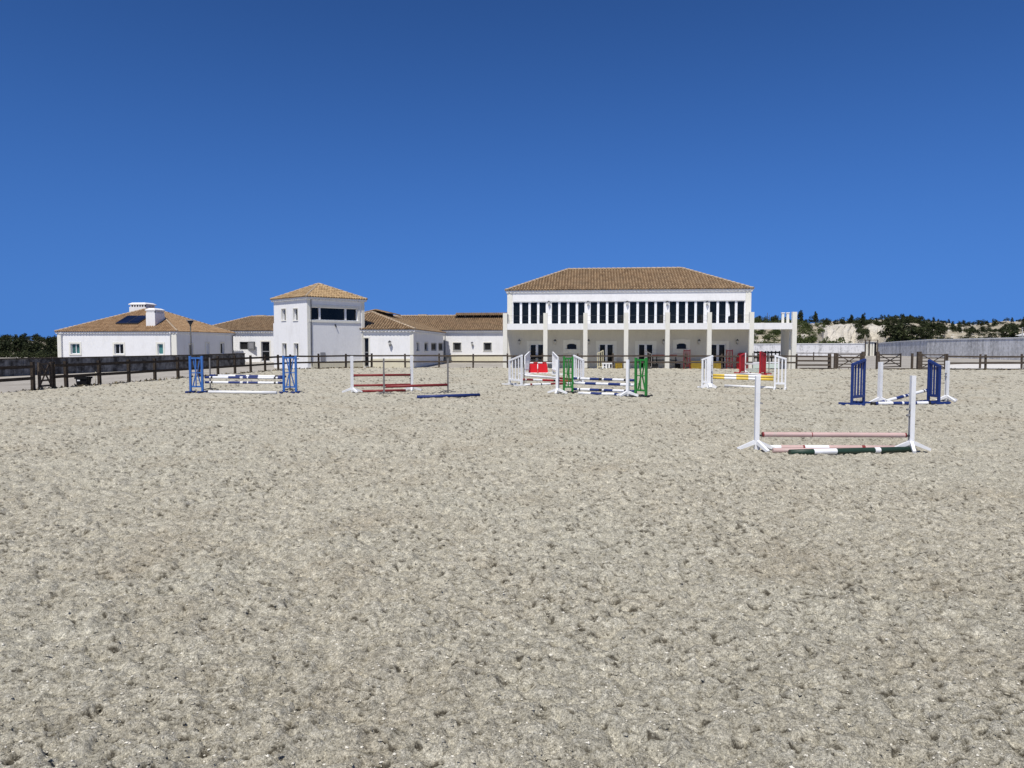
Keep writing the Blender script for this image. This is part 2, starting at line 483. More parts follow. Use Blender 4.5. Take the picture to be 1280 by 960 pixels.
def add_window(parent, o, d, a0, a1, z0, z1, cols=2, recess=0.13, fw=0.06, glass='glass', frame='frame', name='window',
               surround=None, sw=0.16, zsplit=None, mull=None, lab=None):
    b = B()
    mull = mull or fw
    b.obox(o, d, a0, a0 + fw, -recess - 0.06, -recess + 0.02, z0, z1, frame)
    b.obox(o, d, a1 - fw, a1, -recess - 0.06, -recess + 0.02, z0, z1, frame)
    b.obox(o, d, a0 + fw, a1 - fw, -recess - 0.06, -recess + 0.02, z1 - fw, z1, frame)
    b.obox(o, d, a0 + fw, a1 - fw, -recess - 0.06, -recess + 0.02, z0, z0 + fw, frame)
    W = (a1 - a0 - 2 * fw - (cols - 1) * mull) / cols
    spans = []
    for c in range(cols):
        x = a0 + fw + c * (W + mull)
        spans.append((x, x + W))
        if c: b.obox(o, d, x - mull, x, -recess - 0.06, -recess + 0.025, z0 + fw, z1 - fw, frame)
    if zsplit:
        for (x, y) in spans: b.obox(o, d, x, y, -recess - 0.058, -recess + 0.018, zsplit - 0.05, zsplit + 0.05, frame)
    w = b.build(name, parent, label=lab)
    for (x, y) in spans:
        p = B(); p.obox(o, d, x, y, -recess - 0.05, -recess - 0.03, z0 + fw, z1 - fw, glass)
        p.build('pane', w)
    if surround:
        q = B(); e = 0.03
        q.obox(o, d, a0 - sw, a0, 0.0, e, z0, z1, surround)
        q.obox(o, d, a1, a1 + sw, 0.0, e, z0, z1, surround)
        q.obox(o, d, a0 - sw, a1 + sw, 0.0, e, z1, z1 + sw, surround)
        if z0 > 0.3: q.obox(o, d, a0 - sw, a1 + sw, 0.0, e + 0.03, z0 - sw * 0.8, z0, surround)
        q.build('window_surround', w)
    return w

def wall_lamp(parent, o, d, a, z, s=1.0):
    b = B()
    b.obox(o, d, a - 0.06 * s, a + 0.06 * s, 0.002, 0.05, z - 0.18 * s, z + 0.02 * s, 'dark_metal')
    b.obox(o, d, a - 0.02 * s, a + 0.02 * s, 0.05, 0.2 * s, z - 0.05, z - 0.02, 'dark_metal')
    dd = Vector((d[0], d[1])).normalized(); n = Vector((dd.y, -dd.x)); p = Vector((o[0], o[1])) + dd * a + n * 0.2 * s
    l = b.build('wall_lamp', parent)
    c = B()
    c.tube([(p.x, p.y, z - 0.16 * s), (p.x, p.y, z + 0.12 * s)], [0.06 * s, 0.13 * s], 'lamp_glass', 6)
    c.build('lamp_glass', l)
    c = B()
    c.tube([(p.x, p.y, z + 0.12 * s), (p.x, p.y, z + 0.2 * s), (p.x, p.y, z + 0.25 * s)], [0.15 * s, 0.06 * s, 0.02], 'dark_metal', 6)
    c.build('lamp_cap', l)
    c = B(); c.tube([(p.x, p.y, z - 0.2 * s), (p.x, p.y, z - 0.16 * s)], [0.02, 0.06 * s], 'dark_metal', 6); c.build('lamp_finial', l)

def tile_slope(P0, P1, A, C, pitch=0.24, course=0.40, rise=0.105, seed=0):
    """arrays for barrel tiles on the slope with eave P0-P1 and top edge A-C (A==C for a hip triangle)"""
    P0, P1, A, C = map(Vector, (P0, P1, A, C))
    u = P1 - P0; L = u.length; u.normalize()
    sa, sc = (A - P0).dot(u), (C - P0).dot(u)
    foot = P0 + u * sa
    up = A - foot; T = up.length; up.normalize()
    nrm = u.cross(up).normalized()
    rng = random.Random(seed)
    def tmax(s):
        if s < sa: return T * max(0, s) / max(sa, 1e-6)
        if s > sc: return T * max(0, L - s) / max(L - sc, 1e-6)
        return T
    V, F, K = [], [], []
    n = max(1, round(L / pitch)); pw = L / n
    prof = [(-0.5, 0.0), (-0.33, 0.012), (-0.2, 0.085), (0.2, 0.085), (0.33, 0.012), (0.5, 0.0)]
    for i in range(n):
        c = (i + 0.5) * pw
        ss = [min(L, max(0, c + a * pw)) for a, _ in prof]
        tm = [tmax(s) for s in ss]
        top = max(tm); k = 0
        jit = rng.uniform(-0.03, 0.03)
        while True:
            ta, tb = max(0, k * course + (jit if k else -0.05)), (k + 1) * course + jit
            if ta >= top: break
            tl = rng.random()
            idx = []
            for t, dz in ((ta if k else -0.05, 0.035), (tb, 0.0)):
                for (a, h), s, m_ in zip(prof, ss, tm):
                    tt = min(t, m_)
                    p = P0 + u * s + up * tt + nrm * (h * rise / 0.1 + dz + rng.uniform(-0.003, 0.003))
                    idx.append(len(V)); V.append(tuple(p))
            for j in range(5):
                if min(ta, tm[j]) >= tm[j] and min(ta, tm[j + 1]) >= tm[j + 1]: continue
                F.append((idx[j], idx[j + 1], idx[6 + j + 1], idx[6 + j])); K.append(0.25 + 0.7 * tl if 0 < j < 4 else 0.22 * tl)     # the channel tiles between are coloured darker to deepen the valley shade
            if True:    # closed lower end of each tile
                i2 = len(V)
                for q in range(6):
                    p = Vector(V[idx[q]]) - nrm * 0.035
                    V.append(tuple(p))
                for j in range(5):
                    if ta < min(tm[j], tm[j + 1]):
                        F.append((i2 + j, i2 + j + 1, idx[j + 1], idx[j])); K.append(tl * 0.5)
            k += 1
    return V, F, K

def tile_mesh(slopes, mat, name='roof_tiles'):
    V, F, K = [], [], []
    for q, sl in enumerate(slopes):
        v, f, k = tile_slope(*sl, seed=q + 3)
        o = len(V); V += v; F += [tuple(o + i for i in ff) for ff in f]; K += k
    me = bpy.data.meshes.new(name)
    me.from_pydata(V, [], F)
    me.materials.append(M[mat])
    a = me.attributes.new('tile', 'FLOAT', 'FACE')
    a.data.foreach_set('value', K)
    me.update()
    return me

def hip_roof(parent, x0, x1, y0, y1, z, rise, over, mat, axis='x', ridge=None, hips=(True, True), thick=0.12, cornice='white', kind='hip'):
    """hip or gable roof over a rectangle (local frame of parent)"""
    X0, X1, Y0, Y1 = x0 - over, x1 + over, y0 - over, y1 + over
    cx, cy = (X0 + X1) / 2, (Y0 + Y1) / 2
    zt = z + rise
    if axis == 'x':
        h = (Y1 - Y0) / 2
        ra = X0 + (h if hips[0] else 0); rb = X1 - (h if hips[1] else 0)
        if ra > rb: ra = rb = cx
        A, C = (ra, cy, zt), (rb, cy, zt)
        sl = [((X0, Y0, z), (X1, Y0, z), A, C), ((X1, Y1, z), (X0, Y1, z), C, A)]
        if hips[0]: sl.append(((X0, Y1, z), (X0, Y0, z), A, A))
        if hips[1]: sl.append(((X1, Y0, z), (X1, Y1, z), C, C))
        hl = [(A, C)]
        if hips[0]: hl += [((X0, Y0, z), A), ((X0, Y1, z), A)]
        if hips[1]: hl += [((X1, Y0, z), C), ((X1, Y1, z), C)]
        core = [((X0, Y0, z), (X1, Y0, z), C, A), ((X1, Y1, z), (X0, Y1, z), A, C), ((X0, Y1, z), (X0, Y0, z), A), ((X1, Y0, z), (X1, Y1, z), C)]
    else:
        h = (X1 - X0) / 2
        ra = Y0 + (h if hips[0] else 0); rb = Y1 - (h if hips[1] else 0)
        if ra > rb: ra = rb = cy
        A, C = (cx, ra, zt), (cx, rb, zt)
        sl = [((X1, Y0, z), (X1, Y1, z), A, C), ((X0, Y1, z), (X0, Y0, z), C, A)]
        if hips[0]: sl.append(((X0, Y0, z), (X1, Y0, z), A, A))
        if hips[1]: sl.append(((X1, Y1, z), (X0, Y1, z), C, C))
        hl = [(A, C)]
        if hips[0]: hl += [((X0, Y0, z), A), ((X1, Y0, z), A)]
        if hips[1]: hl += [((X0, Y1, z), C), ((X1, Y1, z), C)]
        core = [((X1, Y0, z), (X1, Y1, z), C, A), ((X0, Y1, z), (X0, Y0, z), A, C), ((X0, Y0, z), (X1, Y0, z), A), ((X1, Y1, z), (X0, Y1, z), C)]
    b = B()
    for f in core: b.face(f, 'mortar')
    b.box(X0 + 0.02, X1 - 0.02, Y0 + 0.02, Y1 - 0.02, z - thick, z - 0.004, cornice)
    r = b.build('roof', parent)
    obj('roof_tiles', tile_mesh(sl, mat), r, kind='stuff')
    b = B()
    for p, q in hl:
        if (Vector(p) - Vector(q)).length > 0.1:
            p, q = Vector(p), Vector(q); L = (q - p).length; n = max(2, int(L / 0.42))
            for i in range(n):
                a = p.lerp(q, i / n); c = p.lerp(q, (i + 1.08) / n)
                b.tube([a + Vector((0, 0, 0.05)), c + Vector((0, 0, 0.035))], [0.105, 0.085], 'mortar', 8)
    b.build('ridge_tiles', r, kind='stuff')
    # scalloped cornice of white half tiles under the eave
    b = B(); zc = z - thick
    for (ax, c0, c1, fx) in (('x', X0, X1, Y0), ('x', X0, X1, Y1), ('y', Y0, Y1, X0), ('y', Y0, Y1, X1)):
        n = int((c1 - c0) / 0.30)
        sgn = 1 if fx in (Y0, X0) else -1
        for i in range(n):
            c = c0 + (i + 0.5) * (c1 - c0) / n
            e0, e1 = fx + sgn * 0.03, fx + sgn * max(0.1, over - 0.02)
            lo, hi = min(e0, e1), max(e0, e1)
            if ax == 'x': b.box(c - 0.075, c + 0.075, lo, hi, zc - 0.07, zc - 0.002, cornice)
            else: b.box(lo, hi, c - 0.075, c + 0.075, zc - 0.07, zc - 0.002, cornice)
    b.build('cornice', r, kind='stuff')
    return r

GZ = -0.16       # level of the ground outside the arena

# ------------------------------------------------------------------ ground
b = B()
b.face([(-6000, -300, GZ), (6000, -300, GZ), (6000, 9000, GZ), (-6000, 9000, GZ)], 'gravel')
b.build('ground', kind='structure')

# arena frame: fence corners
BETA = R(6)
U = Vector((math.cos(BETA), -math.sin(BETA), 0))
Wv = Vector((math.sin(BETA), math.cos(BETA), 0))
FO = Vector((0, 56.0, 0))                     # back fence passes here
cornA = Vector((-16.4, 53.3, 0))
fa0 = Vector((-19.85, 22.5, 0))
cornB = FO + U * (-11.2)
fenR = FO + U * 48.0
ARENA = [(-20.6, -14), fa0.to_2d() + Vector((-0.1, 0)), cornA.to_2d() + Vector((-0.15, 0.2)), cornB.to_2d() + Vector((-0.1, 0.25)), (FO + U * 48 + Wv * 0.25).to_2d(), (44, -14)]
ARENA = [tuple(p) for p in ARENA]

# numpy gradient noise
def pnoise(x, y, seed):
    xi, yi = np.floor(x).astype(np.int64), np.floor(y).astype(np.int64)
    xf, yf = x - xi, y - yi
    def g(ix, iy):
        h = (ix * 374761393 + iy * 668265263 + seed * 1442695041) & 0xffffffff
        h = ((h ^ (h >> 13)) * 1274126177) & 0xffffffff
        h = (h ^ (h >> 16)) & 0xffff
        return h * (2 * np.pi / 65536.0)
    def dotg(ix, iy, fx, fy):
        a = g(ix, iy)
        return np.cos(a) * fx + np.sin(a) * fy
    u = xf * xf * xf * (xf * (xf * 6 - 15) + 10); v = yf * yf * yf * (yf * (yf * 6 - 15) + 10)
    n00 = dotg(xi, yi, xf, yf); n10 = dotg(xi + 1, yi, xf - 1, yf)
    n01 = dotg(xi, yi + 1, xf, yf - 1); n11 = dotg(xi + 1, yi + 1, xf - 1, yf - 1)
    return (n00 * (1 - u) + n10 * u) * (1 - v) + (n01 * (1 - u) + n11 * u) * v

def worley(x, y, seed):
    xi, yi = np.floor(x).astype(np.int64), np.floor(y).astype(np.int64)
    best = np.full(x.shape, 9.0); rid = np.zeros(x.shape)
    for dx in (-1, 0, 1):
        for dy in (-1, 0, 1):
            cx, cy = xi + dx, yi + dy
            h = (cx * 374761393 + cy * 668265263 + seed * 974711) & 0xffffffff
            h = ((h ^ (h >> 13)) * 1274126177) & 0xffffffff
            px = cx + ((h >> 3) & 1023) / 1023.0; py = cy + ((h >> 15) & 1023) / 1023.0
            d = (x - px) ** 2 + (y - py) ** 2
            m_ = d < best
            best = np.where(m_, d, best); rid = np.where(m_, (h & 255) / 255.0, rid)
    return np.sqrt(best), rid

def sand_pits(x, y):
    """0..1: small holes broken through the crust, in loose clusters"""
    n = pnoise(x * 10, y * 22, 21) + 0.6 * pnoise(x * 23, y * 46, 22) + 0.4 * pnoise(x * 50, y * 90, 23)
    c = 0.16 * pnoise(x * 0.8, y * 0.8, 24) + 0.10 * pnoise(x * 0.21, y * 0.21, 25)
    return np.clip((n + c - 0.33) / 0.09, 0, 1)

def sand_height(x, y):
    wx = x + 0.05 * pnoise(x * 6, y * 6, 90) + 0.012 * pnoise(x * 31, y * 31, 92)
    wy = y + 0.05 * pnoise(x * 6, y * 6, 91) + 0.012 * pnoise(x * 31, y * 31, 93)
    z = 0.040 * pnoise(x * 0.9, y * 0.9, 1) + 0.042 * pnoise(x * 2.0, y * 2.6, 2)
    z += 0.032 * pnoise(wx * 4.6, wy * 7.0, 3)
    f1 = pnoise(wx * 9, wy * 9, 4) + 0.5 * pnoise(wx * 20, wy * 20, 5)
    z += 0.015 * np.tanh(5.0 * f1)                        # crumbly crust with steep edges
    f2 = pnoise(wx * 33, wy * 33, 7) + 0.5 * pnoise(wx * 71, wy * 71, 8)
    z += 0.0050 * np.tanh(4.0 * f2)
    z += 0.0042 * pnoise(x * 61, y * 61, 6)
    d, rid = worley(wx * 2.6, wy * 2.6, 11)              # hoof dents
    z -= np.where(rid > 0.55, 0.038 * np.clip(1 - d / 0.26, 0, 1) ** 0.6, 0)
    d, rid = worley(wx * 13.0, wy * 13.0, 12)            # a few loose lumps
    z += np.where(rid > 0.82, 0.012 * np.clip(1 - (d / 0.30) ** 2, 0, 1), 0)
    z -= 0.015 * sand_pits(x, y)
    return z

def build_sand():
    rows = [4.4]
    while rows[-1] < 66:
        Y = max(0.6, rows[-1] - 3.0)
        rows.append(rows[-1] + max(0.0055, 0.00105 * max(Y, 2.4) ** 1.6))
    r = np.array(rows); nr = len(r)
    a = np.radians(np.linspace(-50, 50, 1000)); na = len(a)
    rr, aa = np.meshgrid(r, a, indexing='ij')
    x = (rr * np.sin(aa)).ravel(); y = (rr * np.cos(aa) - 3.0).ravel()
    z = sand_height(x, y)
    # keep only the inside of the arena; its rim slopes down to the yard
    inside = np.full(x.shape, 1e9)
    n = len(ARENA)
    for i in range(n):
        p, q = ARENA[i], ARENA[(i + 1) % n]
        ex, ey = q[0] - p[0], q[1] - p[1]; L = math.hypot(ex, ey)
        inside = np.minimum(inside, (-(ex * (y - p[1]) - ey * (x - p[0]))) / L)
    # ARENA runs clockwise: interior on the right
    z = np.where(inside < 0.05, z - np.clip((0.05 - inside) * 0.55, 0, 0.45), z)
    idx = np.arange(nr * na).reshape(nr, na)
    f = np.stack([idx[:-1, :-1], idx[:-1, 1:], idx[1:, 1:], idx[1:, :-1]], -1).reshape(-1, 4)
    keep = (inside[f] > -0.9).any(1)
    f = f[keep]
    used = np.zeros(nr * na, bool); used[f.ravel()] = True
    new = np.cumsum(used) - 1
    f = new[f]
    co = np.stack([x, y, z], -1)[used]
    me = bpy.data.meshes.new('sand_floor')
    me.vertices.add(len(co)); me.vertices.foreach_set('co', co.astype(np.float32).ravel())
    me.loops.add(f.size); me.loops.foreach_set('vertex_index', f[:, ::-1].ravel().astype(np.int32))
    me.polygons.add(len(f))
    me.polygons.foreach_set('loop_start', np.arange(0, f.size, 4, dtype=np.int32))
    me.polygons.foreach_set('loop_total', np.full(len(f), 4, dtype=np.int32))
    me.polygons.foreach_set('use_smooth', np.ones(len(f), bool))
    me.update(calc_edges=True)
    da = me.attributes.new('pit_shade', 'FLOAT', 'POINT'); da.data.foreach_set('value', sand_pits(co[:, 0], co[:, 1]).astype(np.float32))
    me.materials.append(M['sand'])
    return obj('sand_floor', me, kind='structure')
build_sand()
# plain sand behind the viewer and outside the fan, slightly lower
b = B()
b.face([(-20.5, -14, -0.07), (44, -14, -0.07), (44, 8, -0.07), (-20.5, 8, -0.07)], 'sand')
b.build('sand_bed', kind='structure')

# loose clods and fibres on the sand
def build_clods(name, mat, N, seed, s0_, s1_):
    rng = np.random.default_rng(seed)
    Y = 2.6 + 17 * rng.random(N) ** 1.9
    X = (rng.random(N) * 2 - 1) * (Y * 0.80 + 0.6)
    s = (s0_ + s1_ * rng.random(N) ** 3.5) * (1 + 0.03 * Y)
    base = np.array([(1, 0, 0), (-1, 0, 0), (0, 1, 0), (0, -1, 0), (0, 0, 0.8), (0, 0, -0.8)], float)
    tri = np.array([(0, 2, 4), (2, 1, 4), (1, 3, 4), (3, 0, 4), (2, 0, 5), (1, 2, 5), (3, 1, 5), (0, 3, 5)])
    ang = rng.random(N) * 6.28
    st = 1 + 1.0 * rng.random((N, 3)) * np.array([1, 0.6, 0.4])
    jit = 1 + 1.0 * (rng.random((N, 6, 3)) - 0.5)
    v = base[None] * jit * st[:, None] * s[:, None, None]
    c, q = np.cos(ang)[:, None], np.sin(ang)[:, None]
    vx = v[..., 0] * c - v[..., 1] * q; vy = v[..., 0] * q + v[..., 1] * c
    z = sand_height(X, Y)
    co = np.stack([vx + X[:, None], vy + Y[:, None], v[..., 2] + z[:, None] + s[:, None] * 0.35], -1).reshape(-1, 3)
    f = (tri[None] + (np.arange(N) * 6)[:, None, None]).reshape(-1, 3)
    me = bpy.data.meshes.new(name)
    me.vertices.add(len(co)); me.vertices.foreach_set('co', co.astype(np.float32).ravel())
    me.loops.add(f.size); me.loops.foreach_set('vertex_index', f.ravel().astype(np.int32))
    me.polygons.add(len(f))
    me.polygons.foreach_set('loop_start', np.arange(0, f.size, 3, dtype=np.int32))
    me.polygons.foreach_set('loop_total', np.full(len(f), 3, dtype=np.int32))
    me.polygons.foreach_set('use_smooth', np.zeros(len(f), bool))
    me.update(calc_edges=True)
    me.materials.append(M[mat])
    obj(name, me, kind='stuff')
build_clods('sand_clods', 'sand', 26000, 5, 0.0026, 0.0065)
build_clods('pale_grit', 'grit', 16000, 8, 0.0016, 0.0042)

# ------------------------------------------------------------------ hills
def interp(x, pts):
    if x <= pts[0][0]: return pts[0][1]
    for (a, p), (c, q) in zip(pts, pts[1:]):
        if x <= c: return p + (q - p) * (x - a) / (c - a)
    return pts[-1][1]
def sstep(a, c, x):
    t = min(1, max(0, (x - a) / (c - a))); return t * t * (3 - 2 * t)
RID1 = [(820, 418), (900, 410), (945, 405), (1000, 404), (1020, 404), (1032, 406), (1072, 406.5), (1079, 411), (1084, 407), (1098, 410), (1115, 407), (1140, 405), (1165, 411), (1200, 417), (1300, 418), (1500, 414), (1800, 410)]
RID2 = [(820, 414), (1000, 408), (1090, 401), (1130, 400), (1150, 403), (1190, 407), (1230, 407), (1260, 404), (1290, 402), (1400, 400), (1800, 402)]
def hill_z(x, y):
    u = 640 + FPX * x / max(y, 1)
    z1 = zat(interp(u, RID1), 205)
    z2 = zat(interp(u, RID2), 400)
    cliff = max(sstep(1022, 1032, u) * (1 - sstep(1070, 1084, u)), sstep(1081, 1085, u) * (1 - sstep(1095, 1110, u)))
    a = 158 + 34 * cliff
    c = 204 - 1 * cliff
    z = GZ + 0.1 + (z1 - GZ) * sstep(a, c, y) + (z2 - z1) * sstep(215, 395, y)
    z += 0.9 * math.sin(x * 0.11 + y * 0.07) * math.sin(y * 0.09 - x * 0.05) * sstep(165, 230, y)
    return z
def build_hill():
    px = list(np.linspace(830, 1750, 231)); ys = [150, 158, 163, 168, 173, 178, 182, 186, 189, 192, 194, 196, 198, 200, 202, 204, 207, 211, 216, 224, 234, 246, 260, 276, 294, 314, 336, 360, 385, 400, 430]
    rng = random.Random(3)
    V, F, K = [], [], []
    for i, p in enumerate(px):
        for j, y in enumerate(ys):
            x = (p - 640) / FPX * y
            z = hill_z(x, y)
            yy = y
            if 186 <= y <= 206: yy = y + rng.uniform(-1.0, 1.0)
            V.append((x + rng.uniform(-0.3, 0.3), yy, z + (rng.uniform(-0.25, 0.25) if y > 160 else -0.4)))
    n = len(ys)
    for i in range(len(px) - 1):
        for j in range(n - 1):
            F.append((i * n + j, (i + 1) * n + j, (i + 1) * n + j + 1, i * n + j + 1))
            u = (px[i] + px[i + 1]) / 2
            ch = (1026 < u < 1079 or 1082 < u < 1106) and ys[j] < 211 or rng.random() < 0.10
            if 1026 > u > 985 and ys[j] > 196 and ys[j] < 212: ch = True
            K.append(1 if ch else 0)
    me = bpy.data.meshes.new('hills'); me.from_pydata(V, [], F)
    me.materials.append(M['hill']); me.materials.append(M['chalk'])
    me.polygons.foreach_set('material_index', K)
    me.update()
    obj('hills', me, kind='structure')
    # low slope behind the left house
    V, F = [], []
    px = list(np.linspace(-420, 250, 120)); ys = [118, 126, 134, 142, 150, 160, 172, 190]
    for p in px:
        for y in ys:
            V.append(((p - 640) / FPX * y, y, GZ + 0.02 - (0.3 if y == 118 else 0) + 3.0 * sstep(120, 172, y) + rng.uniform(-0.15, 0.15)))
    n = len(ys)
    for i in range(len(px) - 1):
        for j in range(n - 1): F.append((i * n + j, (i + 1) * n + j, (i + 1) * n + j + 1, i * n + j + 1))
    me = bpy.data.meshes.new('terrain'); me.from_pydata(V, [], F); me.materials.append(M['hill']); me.update()
    obj('terrain', me, kind='structure')
build_hill()
def left_z(y): return GZ + 0.02 + 3.0 * sstep(120, 172, y)

# ------------------------------------------------------------------ trees
def crown_arrays(seed, kind):
    """leaf-sized faces spread through lumps; unit height 1"""
    rng = np.random.default_rng(seed)
    lumps = []
    if kind == 'pine':
        for k in range(9):
            h = 0.30 + 0.66 * k / 8
            w = 0.30 * (1 - 0.62 * abs((h - 0.42) / 0.58) ** 1.3)
            for q in range(3 if h < 0.85 else 1):
                a = rng.random() * 6.28
                lumps.append((math.cos(a) * w * 0.6, math.sin(a) * w * 0.6, h, 0.15 * (1.15 - 0.5 * h), 0.11))
        n = 30; ls = 0.055
    elif kind == 'round':
        for k in range(16):
            a = rng.random() * 6.28; rr = 0.34 * math.sqrt(rng.random()); h = 0.20 + 0.60 * rng.random() * (1 - rr)
            lumps.append((math.cos(a) * rr, math.sin(a) * rr, h, 0.20, 0.15))
        n = 42; ls = 0.055
    else:       # bush
        for k in range(15):
            a = rng.random() * 6.28; rr = 0.58 * math.sqrt(rng.random()); h = 0.16 + 0.6 * rng.random() * (1 - rr * 1.1)
            lumps.append((math.cos(a) * rr, math.sin(a) * rr, h, 0.25, 0.20))
        n = 42; ls = 0.07
    P, T = [], []
    for (x, y, z, rh, rv) in lumps:
        d = rng.normal(size=(n, 3)); d /= np.linalg.norm(d, axis=1)[:, None]
        r = 0.55 + 0.5 * rng.random(n)
        P.append(np.stack([x + d[:, 0] * rh * r, y + d[:, 1] * rh * r, z + d[:, 2] * rv * r], -1))
        T.append(np.clip(rng.random() * 0.5 + 0.5 * rng.random(n), 0, 1))
    P = np.concatenate(P); T = np.concatenate(T)
    P[:, 2] = np.maximum(P[:, 2], 0.05)
    N = len(P)
    a1 = rng.normal(size=(N, 3)); a1 /= np.linalg.norm(a1, axis=1)[:, None]
    a2 = rng.normal(size=(N, 3)); a2 -= a1 * (a1 * a2).sum(1)[:, None]; a2 /= np.linalg.norm(a2, axis=1)[:, None]
    s = ls * (0.6 + 0.8 * rng.random(N))[:, None]
    quad = np.stack([P - a1 * s, P - a2 * s * 0.55, P + a1 * s, P + a2 * s * 0.55], 1)
    return quad, T
def quads_mesh(name, Q, T, mat):
    co = Q.reshape(-1, 3); f = len(Q)
    me = bpy.data.meshes.new(name)
    me.vertices.add(len(co)); me.vertices.foreach_set('co', co.astype(np.float32).ravel())
    me.loops.add(f * 4); me.loops.foreach_set('vertex_index', np.arange(f * 4, dtype=np.int32))
    me.polygons.add(f)
    me.polygons.foreach_set('loop_start', np.arange(0, f * 4, 4, dtype=np.int32))
    me.polygons.foreach_set('loop_total', np.full(f, 4, dtype=np.int32))
    me.update(calc_edges=True)
    me.materials.append(M[mat])
    a = me.attributes.new('tint', 'FLOAT', 'FACE'); a.data.foreach_set('value', T.astype(np.float32))
    return me
CR = {k: [crown_arrays(i * 10 + j, k) for j in range(4)] for i, k in enumerate(('pine', 'round', 'bush'))}
CM = {k: [quads_mesh(k + '_crown', *CR[k][j], 'leaf' if k != 'bush' else 'scrub') for j in range(4)] for k in CR}
def trunk_mesh(seed):
    rng = random.Random(seed); b = B()
    b.tube([(0, 0, -0.06), (0.01, 0, 0.2), (-0.01, 0.01, 0.5), (0, 0, 0.85)], [0.035, 0.026, 0.018, 0.006], 'bark', 6)
    for k in range(6):
        h = 0.25 + 0.09 * k; a = rng.random() * 6.28; l = 0.22 * (1.1 - h)
        b.tube([(0, 0, h), (math.cos(a) * l, math.sin(a) * l, h + 0.09)], [0.012, 0.004], 'bark', 5)
    return b.mesh('trunk')
TM = [trunk_mesh(1), trunk_mesh(2)]
def tree(name, kind, var, loc, h, wide, label, cat='tree', group=None, rot=0.0):
    t = thing(name, label, cat, loc, rot, group)
    t.scale = (h * wide, h * wide, h)
    obj('crown', CM[kind][var % 4], t)
    obj('trunk', TM[var % 2], t)
    return t
def wood(name, specs, label, cat, mat='leaf'):
    Q, T = [], []
    rng = random.Random(len(specs))
    for (kind, x, y, z, h, w) in specs:
        q, t = CR[kind][rng.randrange(4)]
        a = rng.random() * 6.28; c, s = math.cos(a), math.sin(a)
        keep = np.arange(len(q)) % 2 == rng.randrange(2) if len(specs) > 120 else slice(None)
        q = q[keep]; t = t[keep]
        k = np.stack([(q[..., 0] * c - q[..., 1] * s) * h * w + x, (q[..., 0] * s + q[..., 1] * c) * h * w + y, q[..., 2] * h + z], -1)
        Q.append(k); T.append(np.clip(t * 0.75 + rng.uniform(-0.1, 0.35), 0, 1))
    me = quads_mesh(name, np.concatenate(Q), np.concatenate(T), mat)
    return obj(name, me, None, None, label=label, cat=cat, kind='stuff')

def on_hill(u, y, dz=-0.15):
    x = (u - 640) / FPX * y
    return (x, y, hill_z(x, y) + dz)
# individual trees on the right: px column, depth, top row, width factor, kind, label
RT = [
    (947, 214, 391.5, 0.75, 'round', 'dark round tree just above the white beam, nearest the upper wall of the big building'),
    (957, 220, 397, 1.1, 'round', 'low flat dark tree showing above the middle of the white open bay beam'),
    (967.5, 212, 390.5, 0.72, 'round', 'dark egg shaped tree standing above the white open bay beam'),
    (999, 206, 388.5, 0.75, 'pine', 'tall dark pine right beside the outer white column of the open bay'),
    (1006, 208, 397, 0.9, 'round', 'small dark tree on the bank right of the outer white column'),
    (1018.5, 205, 390, 0.62, 'pine', 'lone dark pine with bare bank on both sides, left of the chalk cutting'),
    (1032.5, 210, 396, 1.0, 'round', 'dome shaped dark tree on top of the left edge of the chalk cutting'),
    (1043, 212, 398.5, 1.0, 'round', 'lower dark tree on the chalk cutting, second from its left edge'),
    (1052, 214, 396.5, 0.95, 'round', 'dark tree above the middle of the chalk cutting'),
    (1063, 216, 393.5, 0.9, 'pine', 'dark pine above the right half of the chalk cutting'),
    (1078, 203, 392, 0.62, 'pine', 'dark pine growing down the gap between the two chalk faces'),
    (1050, 150, 417, 1.05, 'bush', 'big spiky dark bush in front of the chalk cutting, behind the white wall'),
    (1013, 176, 414, 0.9, 'bush', 'dark bush on the bank halfway up, left of the lone pine foot'),
    (1023, 184, 413, 0.75, 'bush', 'narrow dark bush low on the bank at the left foot of the chalk'),
    (1003, 172, 411, 0.7, 'bush', 'dark shrub on the bank touching the outer white column'),
    (1032, 168, 416, 0.6, 'bush', 'thin dark shrub just left of the big spiky bush'),
    (1112, 178, 396, 0.95, 'round', 'broad dark tree at the right end of the chalk faces'),
    (1128, 172, 399, 1.1, 'round', 'broad dark tree behind the curved grey wall, second right of the chalk'),
    (1146, 178, 403, 1.1, 'round', 'broad dark tree behind the curved grey wall, third right of the chalk'),
    (1262, 150, 405, 1.2, 'round', 'big dark tree beside the pale tiled roof at the right edge'),
]
for i, (u, y, top, w, kind, lab) in enumerate(RT):
    p = on_hill(u, y)
    h = max(0.8, zat(top, y) - p[2])
    tree({'pine': 'pine_tree', 'round': 'broadleaf_tree', 'bush': 'bush'}[kind], kind, i, p, h, w, lab, 'bush' if kind == 'bush' else 'tree', 'trees on the right hillside', i * 1.3)
rng = random.Random(21)
sp = []
for k in range(130):      # dense wood in the middle of the right hill
    u = rng.uniform(1092, 1180); y = rng.uniform(165, 235)
    if u < 1108 and y < 205: continue
    x, yy, z = on_hill(u, y); sp.append((rng.choice(['pine', 'round', 'round']), x, yy, z, rng.uniform(1.5, 2.9), rng.uniform(0.9, 1.4)))
for k in range(420):     # scattered wood on the far slopes
    u = rng.uniform(1090, 1420); y = 240 + 150 * rng.random()
    x, yy, z = on_hill(u, y); sp.append((rng.choice(['pine', 'round', 'bush']), x, yy, z, rng.uniform(1.2, 2.9), rng.uniform(0.8, 1.2)))
